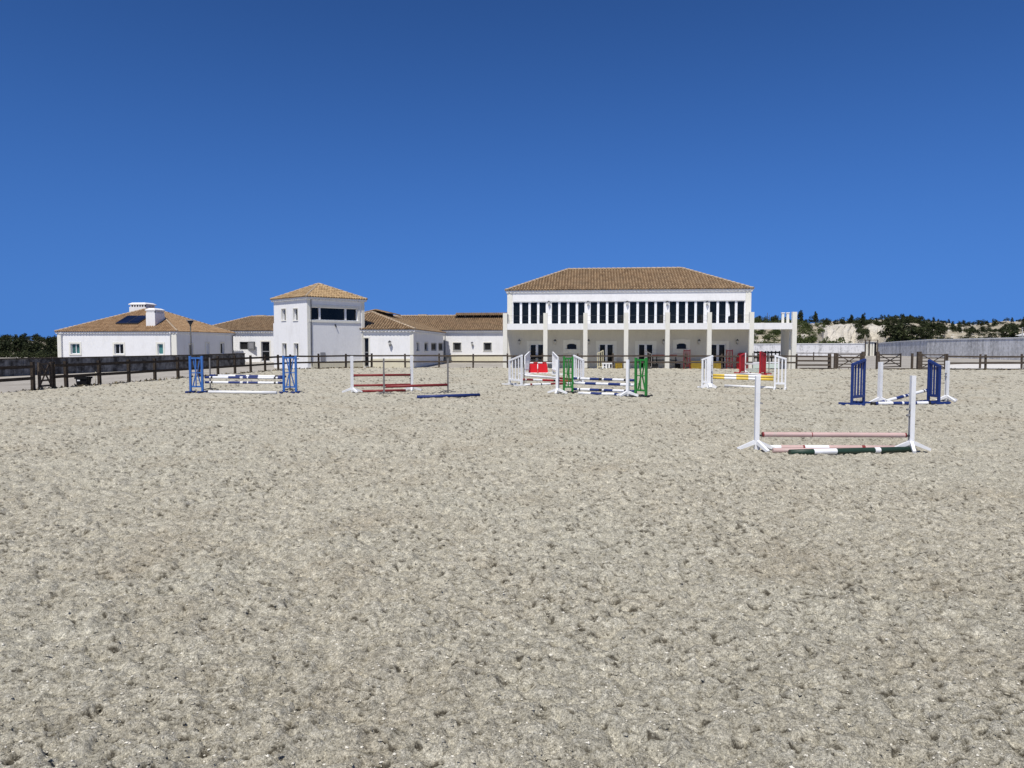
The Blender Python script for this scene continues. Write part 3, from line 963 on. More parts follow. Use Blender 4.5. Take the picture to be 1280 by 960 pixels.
for k in range(240):
    u = rng.uniform(1150, 1420); y = rng.uniform(160, 215)
    x, yy, z = on_hill(u, y); sp.append((rng.choice(['pine', 'round', 'bush']), x, yy, z, rng.uniform(1.1, 2.4), rng.uniform(0.9, 1.4)))
for k in range(40):      # along the ridge left of the cutting
    u = rng.uniform(870, 1100); y = rng.uniform(207, 240)
    x, yy, z = on_hill(u, y); sp.append((rng.choice(['round', 'bush']), x, yy, z, rng.uniform(1.8, 3.4), rng.uniform(0.9, 1.3)))
for k in range(34):      # green gully between the two chalk faces
    f = rng.random(); u = 1070 + 13 * (1 - f) * 0.9 + rng.uniform(-3, 3); y = 186 + 18 * f
    x, yy, z = on_hill(u, y); sp.append(('bush', x, yy, z - 0.1, rng.uniform(0.9, 1.9), rng.uniform(0.6, 1.0)))
wood('pine_wood', sp, 'dark pine wood covering the right hillside and its far ridge', 'wood')
sp = []
for k in range(150):      # scrub on the bank seen through the open bay
    u = rng.uniform(925, 1026); y = rng.uniform(160, 200)
    x, yy, z = on_hill(u, y); sp.append(('bush', x, yy, z, rng.uniform(1.0, 2.4), rng.uniform(0.8, 1.3)))
for k in range(60):
    u = rng.uniform(938, 980); y = rng.uniform(148, 166)
    x, yy, z = on_hill(u, y); sp.append(('bush', x, yy, z, rng.uniform(1.4, 2.4), rng.uniform(0.8, 1.2)))
wood('hillside_scrub', sp, 'green scrub on the pale bank behind the white wall', 'scrub', 'scrub')
sp = []
for k in range(420):     # wood behind the left house
    u = rng.uniform(-330, 130); y = 122 + 52 * rng.random()
    sp.append((rng.choice(['round', 'round', 'pine', 'bush']), (u - 640) / FPX * y, y, left_z(y) - 0.1, rng.uniform(1.5, 2.6) * (1 - 0.25 * (y > 150)), rng.uniform(1.0, 1.5)))
for k in range(150):
    u = rng.uniform(-330, 110); y = rng.uniform(106, 126)
    sp.append(('bush', (u - 640) / FPX * y, y, GZ - 0.1 if y < 118 else left_z(y) - 0.15, rng.uniform(1.1, 2.0), rng.uniform(0.8, 1.1)))
wood('left_wood', sp, 'dark wood in front of the sky left of the low house', 'wood')
for i, (u, y, top, w, lab) in enumerate([
    (6, 118, 421, 0.9, 'dark tree at the very left edge of the wood behind the fence'),
    (23, 122, 419.5, 0.85, 'dark tree second from the left in the wood beside the low house'),
    (41, 120, 421.5, 0.9, 'dark tree third from the left, behind the small wooden gate'),
    (63, 116, 421.5, 0.85, 'dark tree closest to the left corner of the low house')]):
    z = left_z(y) - 0.1
    tree('pine_tree' if i % 2 else 'broadleaf_tree', 'pine' if i % 2 else 'round', i, at(u, y, z), zat(top, y) - z, w, lab, 'tree', 'trees left of the low house', i)

# ------------------------------------------------------------------ main clubhouse
CW = 0.9                                   # columns stand this far behind the fence
O = FO + Wv * CW + U * 0.0
s0 = lu(631.3, O, U)
MO = O + U * s0; MO.z = GZ - 0.05
ROT = -BETA
club = thing('clubhouse', 'long two storey white clubhouse with balcony on square columns and brown hipped roof', 'building', MO, ROT)
def ml(u, w):                              # local x of photo column u on the line w behind the columns
    return lu(u, MO + Wv * w, U)
HB = -MO.z
def mz(v, u, w):                           # local z of photo row v
    Y = (MO + U * ml(u, w) + Wv * w).y
    return zat(v, Y) - MO.z
colx = [ml(u, 0) for u in (631.3, 681.6, 731.5, 782.4, 834, 886.3, 939, 992.4)]
cw = 0.165
wallY = 2.35
top = mz(391, 731, 0)
sl0, sl1 = mz(412, 760, 0), mz(404.2, 760, 0)
for x in colx:
    b = B(); b.box(x - cw, x + cw, 0, 0.33, 0, top, 'cream'); b.build('column', club)
for xa, xb in zip(colx, colx[1:]):
    b = B(); b.box(xa + cw, xb - cw, 0.03, 0.28, sl0, sl1, 'white'); b.build('balcony_beam', club)
b = B(); b.box(colx[0] - cw + 0.02, colx[6] - cw, 0.335, wallY, sl0 + 0.1, sl1 - 0.06, 'white')
b.box(colx[6] - cw, colx[7] + cw - 0.02, 0.335, 3.4, sl0 + 0.1, sl1 - 0.06, 'white')
b.build('balcony_slab', club)
xl, xr = ml(634.5, wallY), ml(937.2, wallY)
ez = mz(362.3, 780, wallY)                 # eave
D = 9.6
fl = 0.1
ops = []; wins = []
# upper windows
b0, b1 = ml(641.2, wallY), ml(929.6, wallY)
pt = (b1 - b0 + 0.42) / 6
uz0, uz1 = sl1 + 0.02, mz(376.8, 780, wallY)
for k in range(6):
    wins.append((b0 + k * pt, b0 + k * pt + pt - 0.42, uz0, uz1))
ops += wins
dz = mz(429.8, 760, wallY); doors = []
for ua, ub in ((662, 680), (748.5, 767), (797.5, 816.5), (887.5, 907)):
    doors.append((ml(ua, wallY), ml(ub, wallY), fl, dz))
sm = [(ml(708.5, wallY), ml(720.5, wallY), mz(436.5, 714, wallY), mz(429.6, 714, wallY)), (ml(845.5, wallY), ml(857.5, wallY), mz(436.3, 851, wallY), mz(429.2, 851, wallY))]
ops += doors + sm
O2 = (xl, wallY); dX = (1, 0)
sh = lambda q: (q[0] - xl, q[1] - xl, q[2], q[3])
b = B()
wall_face(b, (xl, wallY), (1, 0), xr - xl, sl0 + 0.2, ez, 'white', 0.25, [sh(q) for q in wins])
wall_face(b, (xl, wallY), (1, 0), xr - xl, 0, sl0 + 0.2, 'veranda_shaded', 0.25, [sh(q) for q in doors + sm])
wall_face(b, (xr, wallY), (0, 1), D, 0, ez, 'white')
wall_face(b, (xr, wallY + D), (-1, 0), xr - xl, 0, ez, 'white')
wall_face(b, (xl, wallY + D), (0, -1), D, 0, ez, 'white')
b.build('wall', club)
b = B(); b.box(xl - 0.3, xr + 0.3, 0.34, wallY - 0.003, 0, fl, 'plinth'); b.build('veranda_floor', club)
# corner pilasters and the proud white band over the upper windows
for xa, xb in ((xl - 0.02, ml(640.2, wallY)), (ml(930.8, wallY), xr + 0.02)):
    b = B(); b.box(xa, xb, wallY - 0.05, wallY - 0.002, sl1, ez - 0.02, 'cream'); b.build('corner_pilaster', club)
b = B(); b.box(ml(641, wallY), ml(930, wallY), wallY - 0.10, wallY - 0.003, uz1 + 0.03, mz(367.6, 780, wallY), 'white'); b.build('lintel_band', club)
for q in wins:
    add_window(club, O2, dX, q[0] - xl, q[1] - xl, q[2], q[3], 4, 0.05, 0.035, 'glass', 'frame', mull=0.19)
q = wins[5]; cwid = (q[1] - q[0] - 0.07 - 3 * 0.19) / 4; cx = q[0] + 0.035 + 2 * (cwid + 0.19)
b = B()
b.hexa([(cx + 0.02, wallY + 0.076, q[3] - 1.25), (cx + 0.16, wallY + 0.076, q[3] - 1.15), (cx + 0.16, wallY + 0.079, q[3] - 1.15), (cx + 0.02, wallY + 0.079, q[3] - 1.25), (cx + 0.02, wallY + 0.076, q[3] - 0.2), (cx + 0.07, wallY + 0.076, q[3] - 0.2), (cx + 0.07, wallY + 0.079, q[3] - 0.2), (cx + 0.02, wallY + 0.079, q[3] - 0.2)], 'frame')
b.build('curtain', club)
for q in doors:
    add_window(club, O2, dX, q[0] - xl, q[1] - xl, q[2], q[3], 2, 0.14, 0.08, 'glass', 'frame', 'glazed_door', 'cream', 0.24, mull=0.2)
for q in sm:
    w = add_window(club, O2, dX, q[0] - xl, q[1] - xl, q[2], q[3], 1, 0.12, 0.03, 'glass', 'grey_frame', 'arched_window', None)
    s = B(); a0, a1, z0, z1 = q; e0, e1 = wallY - 0.035, wallY - 0.003; sw = 0.3
    s.box(a0 - sw, a0, e0, e1, z0 - sw, z1 + sw, 'cream'); s.box(a1, a1 + sw, e0, e1, z0 - sw, z1 + sw, 'cream')
    s.box(a0, a1, e0, e1, z0 - sw, z0, 'cream')
    n = 8
    for i in range(n):                     # shallow arch over the opening
        xa, xb = a0 + (a1 - a0) * i / n, a0 + (a1 - a0) * (i + 1) / n
        def ar(x): t = (x - a0) / (a1 - a0) * 2 - 1; return 0.10 * (1 - t * t)
        zm = z1 - 0.10 + min(ar(xa), ar(xb)) + 0.02
        s.box(xa, xb, e0, e1 - 0.0, zm, z1 + sw + 0.06 * (1 - abs((i + 0.5) / n * 2 - 1)), 'cream')
    s.box(a0 - 0.12, a1 + 0.12, e0 - 0.06, e0, z0 - 0.09, z0, 'cream')
    s.build('window_surround', w)
for u in (686, 734.6, 783.2, 833, 882.5):
    wall_lamp(club, O2, dX, ml(u, wallY) - xl, mz(378.5, u, wallY) - 0.05, 0.85)
for u in (649.3, 693.8, 735.5, 829, 873, 920.7):
    wall_lamp(club, O2, dX, ml(u, wallY) - xl, mz(427.5, u, wallY), 0.9)
rise = mz(336.3, 784, wallY + D / 2) - ez
hip_roof(club, xl, xr, wallY, wallY + D, ez, rise, 0.16, 'tile_brown', 'x')
# balcony railings between the columns
for xa, xb in zip(colx[:6], colx[1:7]):
    b = B()
    for zz in (sl1 + 0.22, sl1 + 0.62): b.tube([(xa + cw, 0.16, zz), (xb - cw, 0.16, zz)], 0.006, 'rail_metal', 5)
    r = b.build('balcony_rail', club)
    b = B()
    for k in range(5):
        x = xb - cw - 0.06 - 0.085 * k
        b.tube([(x, 0.16, sl1), (x, 0.16, sl1 + 0.62)], 0.006, 'rail_metal', 5)
    b.build('baluster_panel', r)
b = B()
for k in range(9):
    y = 0.4 + k * 0.22
    b.tube([(colx[0], y, sl1 - 0.05), (colx[0], y, sl1 + 0.8)], 0.014, 'dark_metal', 5)
b.tube([(colx[0], 0.35, sl1 + 0.8), (colx[0], wallY, sl1 + 0.8)], 0.018, 'dark_metal', 5)
b.build('side_railing', club)
# open bay: inner wing wall, pillars over the slab
xw = colx[7] - 0.05
b = B(); b.box(xw - 0.1, xw + 0.16, 0.9, 3.3, 0, sl0 + 0.09, 'cream'); b.build('wing_wall', club)
for w in (1.75, 3.2):
    b = B(); b.box(xw - 0.10, xw + 0.08, w - 0.1, w + 0.1, sl1 - 0.06, mz(391.5, 985, w), 'cream')
    b.box(xw - 0.14, xw + 0.12, w - 0.14, w + 0.14, mz(391.5, 985, w), mz(390.6, 985, w), 'white'); b.build('roof_pillar', club)

# ------------------------------------------------------------------ low left house
HO = at(222, 70, GZ)
hw = -lu(73, HO, U)
HO2 = HO - U * hw
house = thing('low_house', 'low white house on the left with orange hipped roof and two chimneys', 'building', HO2, ROT)
def hz(v, Y): return zat(v, Y) - GZ
HD = 11.1
he = hz(414.4, 70)
def hl_(u): return lu(u, HO2, U)
def hr_(u): return lu(u, HO, Wv)
fo = []
for ua, ub, va, vb in ((89, 100.5, 442.5, 429.5), (143.5, 155, 442.5, 429.8), (197.5, 204.5, 443, 429.7)):
    fo.append((hl_(ua), hl_(ub), hz(va, 70.4), hz(vb, 70.4)))
ro = []
for ua, ub, va, vb in ((237, 241.5, 448, 430), (257.5, 262, 452, 428.5), (276, 280.5, 442.5, 428.5)):
    ya = 70 + hr_((ua + ub) / 2)
    ro.append((hr_(ua), hr_(ub), max(0.05, hz(va, ya)), hz(vb, ya)))
b = B()
wall_face(b, (0, 0), (1, 0), hw, 0, he, 'white', 0.22, fo)
wall_face(b, (hw, 0), (0, 1), HD, 0, he, 'white', 0.22, ro)
wall_face(b, (hw, HD), (-1, 0), hw, 0, he, 'white')
wall_face(b, (0, HD), (0, -1), HD, 0, he, 'white')
b.build('wall', house)
for k, q in enumerate(fo):
    add_window(house, (0, 0), (1, 0), *q, 2 if k < 2 else 1, 0.15, 0.06, 'green_glass' if k != 1 else 'glass', 'frame', 'window', 'cream', 0.16, lab='dark window in the middle of the front' if k == 1 else None)
for k, q in enumerate(ro):
    add_window(house, (hw, 0), (0, 1), *q, 1, 0.15, 0.09, 'glass' if k != 1 else 'frame', 'frame', 'window' if k != 1 else 'side_door', 'cream', 0.12)
for xa, xb in ((0.0, 0.42), (hw - 0.55, hw - 0.02)):
    b = B(); b.box(xa, xb, -0.05, -0.002, 0, he - 0.18, 'cream'); b.build('corner_pilaster', house)
for x in (0.48, hw - 0.62):
    b = B(); b.tube([(x, -0.09, 0.1), (x, -0.09, he - 0.25), (x, -0.22, he - 0.12)], 0.045, 'frame', 8); b.build('downpipe', house)
b = B(); b.tube([(hw + 0.10, HD - 0.25, 0.1), (hw + 0.10, HD - 0.25, he - 0.3), (hw + 0.28, HD + 0.1, he - 0.12)], 0.05, 'dark_metal', 8); b.build('downpipe', house)
hip_roof(house, 0, hw, 0, HD, he, hz(387, 76) - he, 0.16, 'tile_orange', 'x')
hs = (hz(387, 76) - he) / (HD / 2 + 0.16)
def roofz(y): return he + (y + 0.16) * hs
def chimney(x0, x1, y0, y1, z0, z1):
    b = B()
    b.box(x0, x1, y0, y1, z0, z1 - 0.45, 'white')
    c = b.build('chimney', house)
    n = 6
    b = B()
    for i in range(n):                                        # vent slots around the cap
        x = x0 + 0.05 + (x1 - x0 - 0.1) * (i + 0.5) / n
        for y in (y0 + 0.05, y1 - 0.05): b.box(x - 0.055, x + 0.055, y - 0.05, y + 0.05, z1 - 0.45, z1 - 0.22, 'white')
        y = y0 + 0.18 + (y1 - y0 - 0.36) * (i + 0.5) / n
        for xx in (x0 + 0.05, x1 - 0.05): b.box(xx - 0.05, xx + 0.05, y - 0.05, y + 0.05, z1 - 0.45, z1 - 0.22, 'white')
    b.box(x0 + 0.2, x1 - 0.2, y0 + 0.2, y1 - 0.2, z1 - 0.45, z1 - 0.221, 'black')
    b.build('chimney_vent', c)
    b = B()
    b.box(x0 - 0.045, x1 + 0.045, y0 - 0.045, y1 + 0.045, z1 - 0.22, z1 - 0.12, 'white')
    q = [(x0 - 0.05, y0 - 0.05), (x1 + 0.05, y0 - 0.05), (x1 + 0.05, y1 + 0.05), (x0 - 0.05, y1 + 0.05)]
    t = [(x0 + 0.22, y0 + 0.22), (x1 - 0.22, y0 + 0.22), (x1 - 0.22, y1 - 0.22), (x0 + 0.22, y1 - 0.22)]
    b.hexa([(*p, z1 - 0.119) for p in q] + [(*p, z1 + 0.03) for p in t], 'white')
    b.build('chimney_cap', c)
cy = 1.0
cx0 = lu(184, HO2 + Wv * cy, U); cx1 = lu(195.3, HO2 + Wv * cy, U)
chimney(cx0, cx1, cy, cy + 1.65, roofz(cy) - 0.3, hz(385.5, 71.5))
cy = 7.4
cx0 = lu(163.5, HO2 + Wv * cy, U); cx1 = lu(184, HO2 + Wv * cy, U)
chimney(cx0, cx1, cy, cy + 1.9, roofz(HD - cy - 1.9) - 0.4, hz(378.2, 78))
# solar panel on the front slope
b = B(); p0, p1 = 1.35, 3.35
xa, xb = lu(144, HO2 + Wv * p0, U), lu(172, HO2 + Wv * p0, U); xc, xd = lu(154, HO2 + Wv * p1, U), lu(181, HO2 + Wv * p1, U)
xm = [xa + 0.15, xb + 0.15, xb + 0.15, xa + 0.15]
zz = [roofz(p0) + 0.16, roofz(p0) + 0.16, roofz(p1) + 0.16, roofz(p1) + 0.16]; yy = [p0, p0, p1, p1]
b.hexa([(xm[i], yy[i], zz[i]) for i in range(4)] + [(xm[i], yy[i] - 0.02, zz[i] + 0.07) for i in range(4)], 'dark_metal')
sp_ = b.build('solar_panel', house)
for k in range(2):
    wd = (xb - xa) / 2; b = B(); x0_ = xa + 0.15 + k * wd + 0.04; x1_ = xa + 0.15 + (k + 1) * wd - 0.04
    sl_ = hs
    q = [(x0_, p0 + 0.05), (x1_, p0 + 0.05), (x1_, p1 - 0.05), (x0_, p1 - 0.05)]
    b.hexa([(x, y - 0.02, roofz(y) + 0.225) for x, y in q] + [(x, y - 0.022, roofz(y) + 0.242) for x, y in q], 'panel_blue')
    b.build('solar_module', sp_)

# ------------------------------------------------------------------ long rear stable wing
WO = at(600, 79.5, GZ)
sA = lu(246, WO, U); sB = lu(690, WO, U)
WO2 = WO + U * sA; WL = sB - sA
rear = thing('rear_stable_wing', 'long low white stable wing at the back with raised ridge vents', 'building', WO2, ROT)
def rl(u): return lu(u, WO2, U)
def rz(v, u): return zat(v, (WO2 + U * rl(u)).y) - GZ
re_ = rz(413.0, 600)
rops = []
for ua, ub, va, vb in ((300, 319.5, 437, 427.2), (327, 337.5, 451.5, 427), (566.5, 576.5, 438.5, 428.3), (604.5, 614.5, 438.5, 428.3)):
    rops.append((rl(ua), rl(ub), max(0.06, rz(va, (ua + ub) / 2)), rz(vb, (ua + ub) / 2)))
b = B()
RD = 9.0
wall_face(b, (0, 0), (1, 0), WL, 0, re_, 'white', 0.2, rops)
wall_face(b, (WL, 0), (0, 1), RD, 0, re_, 'white'); wall_face(b, (WL, RD), (-1, 0), WL, 0, re_, 'white'); wall_face(b, (0, RD), (0, -1), RD, 0, re_, 'white')
b.build('wall', rear)
b = B(); b.box(rl(552), WL, -0.04, -0.002, 0, rz(443.5, 600), 'plinth'); b.build('plinth', rear)
q = rops[0]; mid = (q[0] + q[1]) / 2
add_window(rear, (0, 0), (1, 0), q[0], q[1], q[2], q[3], 2, 0.12, 0.06, 'black', 'grey_frame', lab='open casement window with its shutter swung out')
b = B(); b.obox((mid + 0.1, 0), (0.93, -0.36), 0, 1.0, 0, 0.05, q[2] - 0.05, q[3] + 0.02, 'grey_frame')
sc = b.build('window_shutter', rear)
b = B(); b.obox((mid + 0.1, 0), (0.93, -0.36), 0.14, 0.86, 0.051, 0.06, q[2] + 0.12, q[3] - 0.14, 'plastic_grey'); b.build('pane', sc)
q = rops[1]
add_window(rear, (0, 0), (1, 0), *q, 1, 0.12, 0.10, 'glass', 'plastic_grey', 'glazed_door', 'cream', 0.14, zsplit=(q[2] + q[3]) / 2)
for q in rops[2:]:
    add_window(rear, (0, 0), (1, 0), *q, 1, 0.1, 0.14, 'black', 'grey_frame', 'window', 'cream', 0.06)
wall_lamp(rear, (0, 0), (1, 0), rl(590.5), rz(430, 590), 1.0)
b = B(); b.tube([(rl(556.5), -0.06, 0.1), (rl(556.5), -0.06, re_ - 0.1)], 0.05, 'plastic_grey', 8); b.build('downpipe', rear)
rr_ = rz(394.6, 600) * 1.0
ridge_z = zat(394.8, WO.y + RD / 2) - GZ
hip_roof(rear, 0, WL, 0, RD, re_, ridge_z - re_, 0.28, 'tile_brown', 'x')
def monitor(xa, xb, lab):
    b = B(); cy = RD / 2; z0 = ridge_z - 0.45
    n = 8
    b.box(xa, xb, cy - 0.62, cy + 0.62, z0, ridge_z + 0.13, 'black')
    m_ = b.build('ridge_vent', rear, label=lab)
    b = B(); zt = zat(391.5, WO.y + cy) - GZ
    nn = max(2, int((xb - xa) / 0.9))
    for i in range(nn + 1):
        x = xa + (xb - xa) * i / nn
        b.box(x - 0.05, x + 0.05, cy - 0.66, cy - 0.621, z0, ridge_z + 0.12, 'mortar')
    b.build('vent_post', m_)
    s_ = [((xa - 0.2, cy - 1.1, ridge_z + 0.0), (xb + 0.2, cy - 1.1, ridge_z + 0.0), (xa - 0.2, cy, zt), (xb + 0.2, cy, zt)),
          ((xb + 0.2, cy + 1.1, ridge_z + 0.0), (xa - 0.2, cy + 1.1, ridge_z + 0.0), (xb + 0.2, cy, zt), (xa - 0.2, cy, zt))]
    obj('vent_tiles', tile_mesh(s_, 'tile_brown', 'vent_tiles'), m_, kind='stuff')
monitor(rl(563.5), rl(640), 'long raised ridge vent with a row of dark openings')
monitor(rl(335), rl(352), 'short raised ridge vent beside the tower')
def skybox(u):
    b = B(); x = rl(u); b.box(x - 0.5, x + 0.5, RD / 2 + 0.3, RD / 2 + 1.0, ridge_z - 0.2, ridge_z + 0.22, 'mortar'); b.build('roof_cowl', rear)
skybox(516); skybox(303)

# ------------------------------------------------------------------ projecting stable block
SA = R(2.5)
SU = Vector((math.cos(SA), -math.sin(SA), 0)); SW = Vector((math.sin(SA), math.cos(SA), 0))
SC = at(517, 61, GZ)
SWID = 9.2
SO = SC - SU * SWID
stab = thing('stable_block', 'white stable block with a hipped brown tile roof, just right of the tower', 'building', SO, -SA)
se = zat(412.0, 61) - GZ
SL = 18.2
def sl_r(u): return lu(u, SC, SW)
sops = []
for ua, ub in ((520.5, 524), (530.5, 535), (539.2, 546), (548.3, 554)):
    ya = 61 + sl_r((ua + ub) / 2)
    sops.append((sl_r(ua), sl_r(ub), zat(438.5, ya) - GZ, zat(428.5, ya) - GZ))
def sl_f(u): return lu(u, SO, SU)
fops = [(sl_f(455), sl_f(461.2), 0.1, zat(422.5, 61) - GZ)]
b = B()
wall_face(b, (0, 0), (1, 0), SWID, 0, se, 'white', 0.2, fops)
wall_face(b, (SWID, 0), (0, 1), SL, 0, se, 'white', 0.2, sops)
wall_face(b, (0, SL), (0, -1), SL, 0, se, 'white')
b.build('wall', stab)
b = B(); b.box(sl_f(463), SWID, -0.04, -0.002, 0, zat(448.5, 61) - GZ, 'plinth'); b.build('plinth', stab)
b = B(); b.box(SWID - 0.28, SWID + 0.01, -0.05, -0.041, zat(448.5, 61) - GZ, se - 0.2, 'cream'); b.box(SWID - 0.28, SWID + 0.01, -0.041, -0.002, zat(448.4, 61) - GZ, se - 0.2, 'cream'); b.build('corner_pilaster', stab)
q = fops[0]
add_window(stab, (0, 0), (1, 0), *q, 1, 0.12, 0.07, 'glass', 'grey_frame', 'glazed_door', 'cream', 0.1, zsplit=(q[2] + q[3]) / 2)
for k, q in enumerate(sops):
    add_window(stab, (SWID, 0), (0, 1), *q, 1, 0.12, 0.12, 'frame' if k == 0 else 'black', 'grey_frame', 'window', 'cream' if k < 2 else None, 0.1)
wall_lamp(stab, (0, 0), (1, 0), sl_f(488), zat(429.5, 61) - GZ, 1.1)
hip_roof(stab, 0, SWID, 0, SL, se, zat(390.8, 65.8) - GZ - se, 0.22, 'tile_brown', 'y', hips=(True, False))
b = B(); zt = zat(390.8, 65.8) - GZ
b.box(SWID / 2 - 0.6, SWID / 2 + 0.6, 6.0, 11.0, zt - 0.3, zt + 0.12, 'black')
v_ = b.build('ridge_vent', stab)
s_ = [((SWID / 2 + 1.25, 5.8, zt - 0.02), (SWID / 2 + 1.25, 11.2, zt - 0.02), (SWID / 2, 5.8, zt + 0.3), (SWID / 2, 11.2, zt + 0.3)),
      ((SWID / 2 - 1.25, 11.2, zt - 0.02), (SWID / 2 - 1.25, 5.8, zt - 0.02), (SWID / 2, 11.2, zt + 0.3), (SWID / 2, 5.8, zt + 0.3))]
obj('vent_tiles', tile_mesh(s_, 'tile_brown', 'vent_tiles'), v_, kind='stuff')

# ------------------------------------------------------------------ judges' tower, turned 45 degrees
PH = R(45)
TU = Vector((math.cos(PH), math.sin(PH), 0)); TW = Vector((-math.sin(PH), math.cos(PH), 0))
TC = at(384.6, 57.5, GZ)
tw = lu(456.0, TC, TU); tl = lu(343.5, TC, TW)
tower = thing('judges_tower', 'square white two storey tower with pale pyramid roof and one wide window', 'building', TC, PH)
tz = lambda v, Y: zat(v, Y) - GZ
te = tz(371.0, 57.5)
def tf(u): return lu(u, TC, TU)
def tl_(u): return tl - lu(u, TC, TW)       # measured from the far end towards the near corner
yf = lambda u: (TC + TU * tf(u)).y
yl = lambda u: (TC + TW * lu(u, TC, TW)).y
big = (tf(389.0), tf(448.0), tz(400.6, yf(418)), tz(384.6, yf(418)))
lops = []
for ua, ub, va, vb in ((353.2, 358.4, 400.6, 386), (367.7, 373.3, 400.6, 385.6), (353.4, 358.8, 447, 429.2), (368, 373.6, 447, 429.2)):
    ya = yl((ua + ub) / 2)
    lops.append((tl_(ua), tl_(ub), max(0.3, tz(va, ya)), tz(vb, ya)))
b = B()
wall_face(b, (0, 0), (1, 0), tw, 0, te, 'white', 0.28, [big])
wall_face(b, (0, tl), (0, -1), tl, 0, te, 'white', 0.3, lops)
wall_face(b, (tw, 0), (0, 1), tl, 0, te, 'white'); wall_face(b, (tw, tl), (-1, 0), tw, 0, te, 'white')
b.build('wall', tower)
b = B(); b.box(0.3, tw, -0.04, -0.002, 0, tz(452, 58), 'plinth'); b.build('plinth', tower)
for xa, xb in ((0.0, 0.26), (tw - 0.26, tw)):
    b = B(); b.box(xa, xb, -0.045, -0.041 + 0.039, tz(452, 58) + 0.002, te - 0.05, 'cream'); b.build('corner_pilaster', tower)
W_ = add_window(tower, (0, 0), (1, 0), *big, 1, 0.2, 0.05, 'glass', 'frame', 'wide_window', 'cream', 0.2)
b = B()
for u in (401.5, 433.8):
    x = tf(u); b.box(x - 0.08, x + 0.08, 0.12, 0.229, big[2] + 0.05, big[3] - 0.05, 'frame')
b.build('mullion', W_)
for q in lops:
    add_window(tower, (0, tl), (0, -1), *q, 1, 0.22, 0.04, 'glass', 'frame', 'window', 'cream', 0.05)
hip_roof(tower, 0, tw, 0, tl, te, tz(355.2, 61.3) - te, 0.19, 'tile_pale', 'x')
b = B(); x = tf(419.5); z = tz(407, yf(419)); b.obox((0, 0), (1, 0), x - 0.05, x + 0.05, 0.002, 0.07, z + 0.03, z + 0.10, 'dark_metal')
b.beam((x, -0.07, z + 0.06), (x + 0.06, -0.09, z - 0.14), 0.07, 0.07, 'dark_metal'); b.build('floodlight', tower)
b = B(); x = tf(403.5); b.box(x - 0.22, x + 0.22, -0.05, -0.002, tz(452, 58) + 0.05, tz(440.5, yf(403)), 'plastic_grey'); b.build('meter_box', tower)
b = B(); x = 0.30; b.tube([(x + 0.05, -0.05, 0.3), (x + 0.05, -0.05, te - 0.1)], 0.025, 'dark_metal', 6); b.build('downpipe', tower)
b = B(); b.box(0.35, tw, tl + 0.003, tl + 0.85, 0, tz(404, 62), 'white'); an = b.build('annex_wall', tower)

# ------------------------------------------------------------------ lamp post by the low house
p = at(239.3, 58, GZ)
lp = thing('street_lamp', 'tall dark lamp post with a conical head in front of the low house', 'lamp', p)
zt = zat(400.5, 58) - GZ
b = B(); b.tube([(0, 0, 0), (0, 0, 0.3), (0, 0, zt - 0.4)], [0.09, 0.06, 0.05], 'dark_metal', 8); b.build('pole', lp)
b = B(); b.tube([(0, 0, zt - 0.45), (0, 0, zt - 0.35), (0, 0, zt - 0.03)], [0.06, 0.07, 0.26], 'dark_metal', 12); b.build('lamp_head', lp)
b = B(); b.tube([(0, 0, zt - 0.03), (0, 0, zt), (0, 0, zt + 0.03)], [0.30, 0.30, 0.12], 'plastic_grey', 12); b.build('lamp_cap', lp)

# ------------------------------------------------------------------ fences
def post_mesh(w, h, mat, seed):
    r = random.Random(seed); b = B()
    t = w / 2
    q = [(-t, -t), (t, -t), (t, t), (-t, t)]
    dx, dy = r.uniform(-0.02, 0.02), r.uniform(-0.02, 0.02)
    b.hexa([(x, y, -0.25) for x, y in q] + [(x * 0.97 + dx, y * 0.97 + dy, h) for x, y in q], mat)
    return b.mesh('post')
def fence(label, p0, p1, spacing, rails, mat, ph=1.12, pw=0.12, z0=0.0, n=None, name='paddock_fence', rw=0.05, rh=0.12, skip_first=False):
    p0, p1 = Vector(p0), Vector(p1)
    d = p1 - p0; L = d.length; n = n or max(1, round(L / spacing)); sp = L / n
    f = thing(name, label, 'fence', (p0.x, p0.y, z0), math.atan2(d.y, d.x), 'paddock fences')
    pm = [post_mesh(pw, ph, mat, k) for k in range(3)]
    rb = {}
    for i in range(n + 1):
        if i == 0 and skip_first: continue
        obj('post', pm[i % 3], f, (i * sp, 0, random.uniform(-0.03, 0.03)))
    for zr in rails:
        ms = []
        for k in range(2):
            b = B(); j = [random.uniform(-0.015, 0.015) for _ in range(2)]
            b.hexa([(0, -rw / 2, -rh / 2 + j[0]), (sp - 0.006, -rw / 2, -rh / 2 + j[1]), (sp - 0.006, rw / 2, -rh / 2 + j[1]), (0, rw / 2, -rh / 2 + j[0]),
                    (0, -rw / 2, rh / 2 + j[0]), (sp - 0.006, -rw / 2, rh / 2 + j[1]), (sp - 0.006, rw / 2, rh / 2 + j[1]), (0, rw / 2, rh / 2 + j[0])], mat)
            ms.append(b.mesh('rail'))
        for i in range(n):
            obj('rail', ms[i % 2], f, (i * sp, -pw / 2 - rw / 2 - 0.002, zr))
    return f
RZ = (0.47, 0.94)
gL0 = at(46, 29.2); gL1 = at(65.5, 30.1)
dirL = (cornA - fa0).normalized()
def onL(u):
    s = lu(u, fa0, dirL); return fa0 + dirL * s
fence('dark timber fence from the left picture edge to the small gate', fa0 - dirL * 4.4, onL(40.5), 2.2, RZ, 'fence_shaded')
fence('short dark fence bay between the small gate and the black tub', onL(66), onL(82.3), 2.15, RZ, 'fence_shaded', n=1)
fence('dark timber fence running back from the black tub to the turn before the tower', onL(82.3), cornA, 2.15, RZ, 'fence_shaded', skip_first=True)
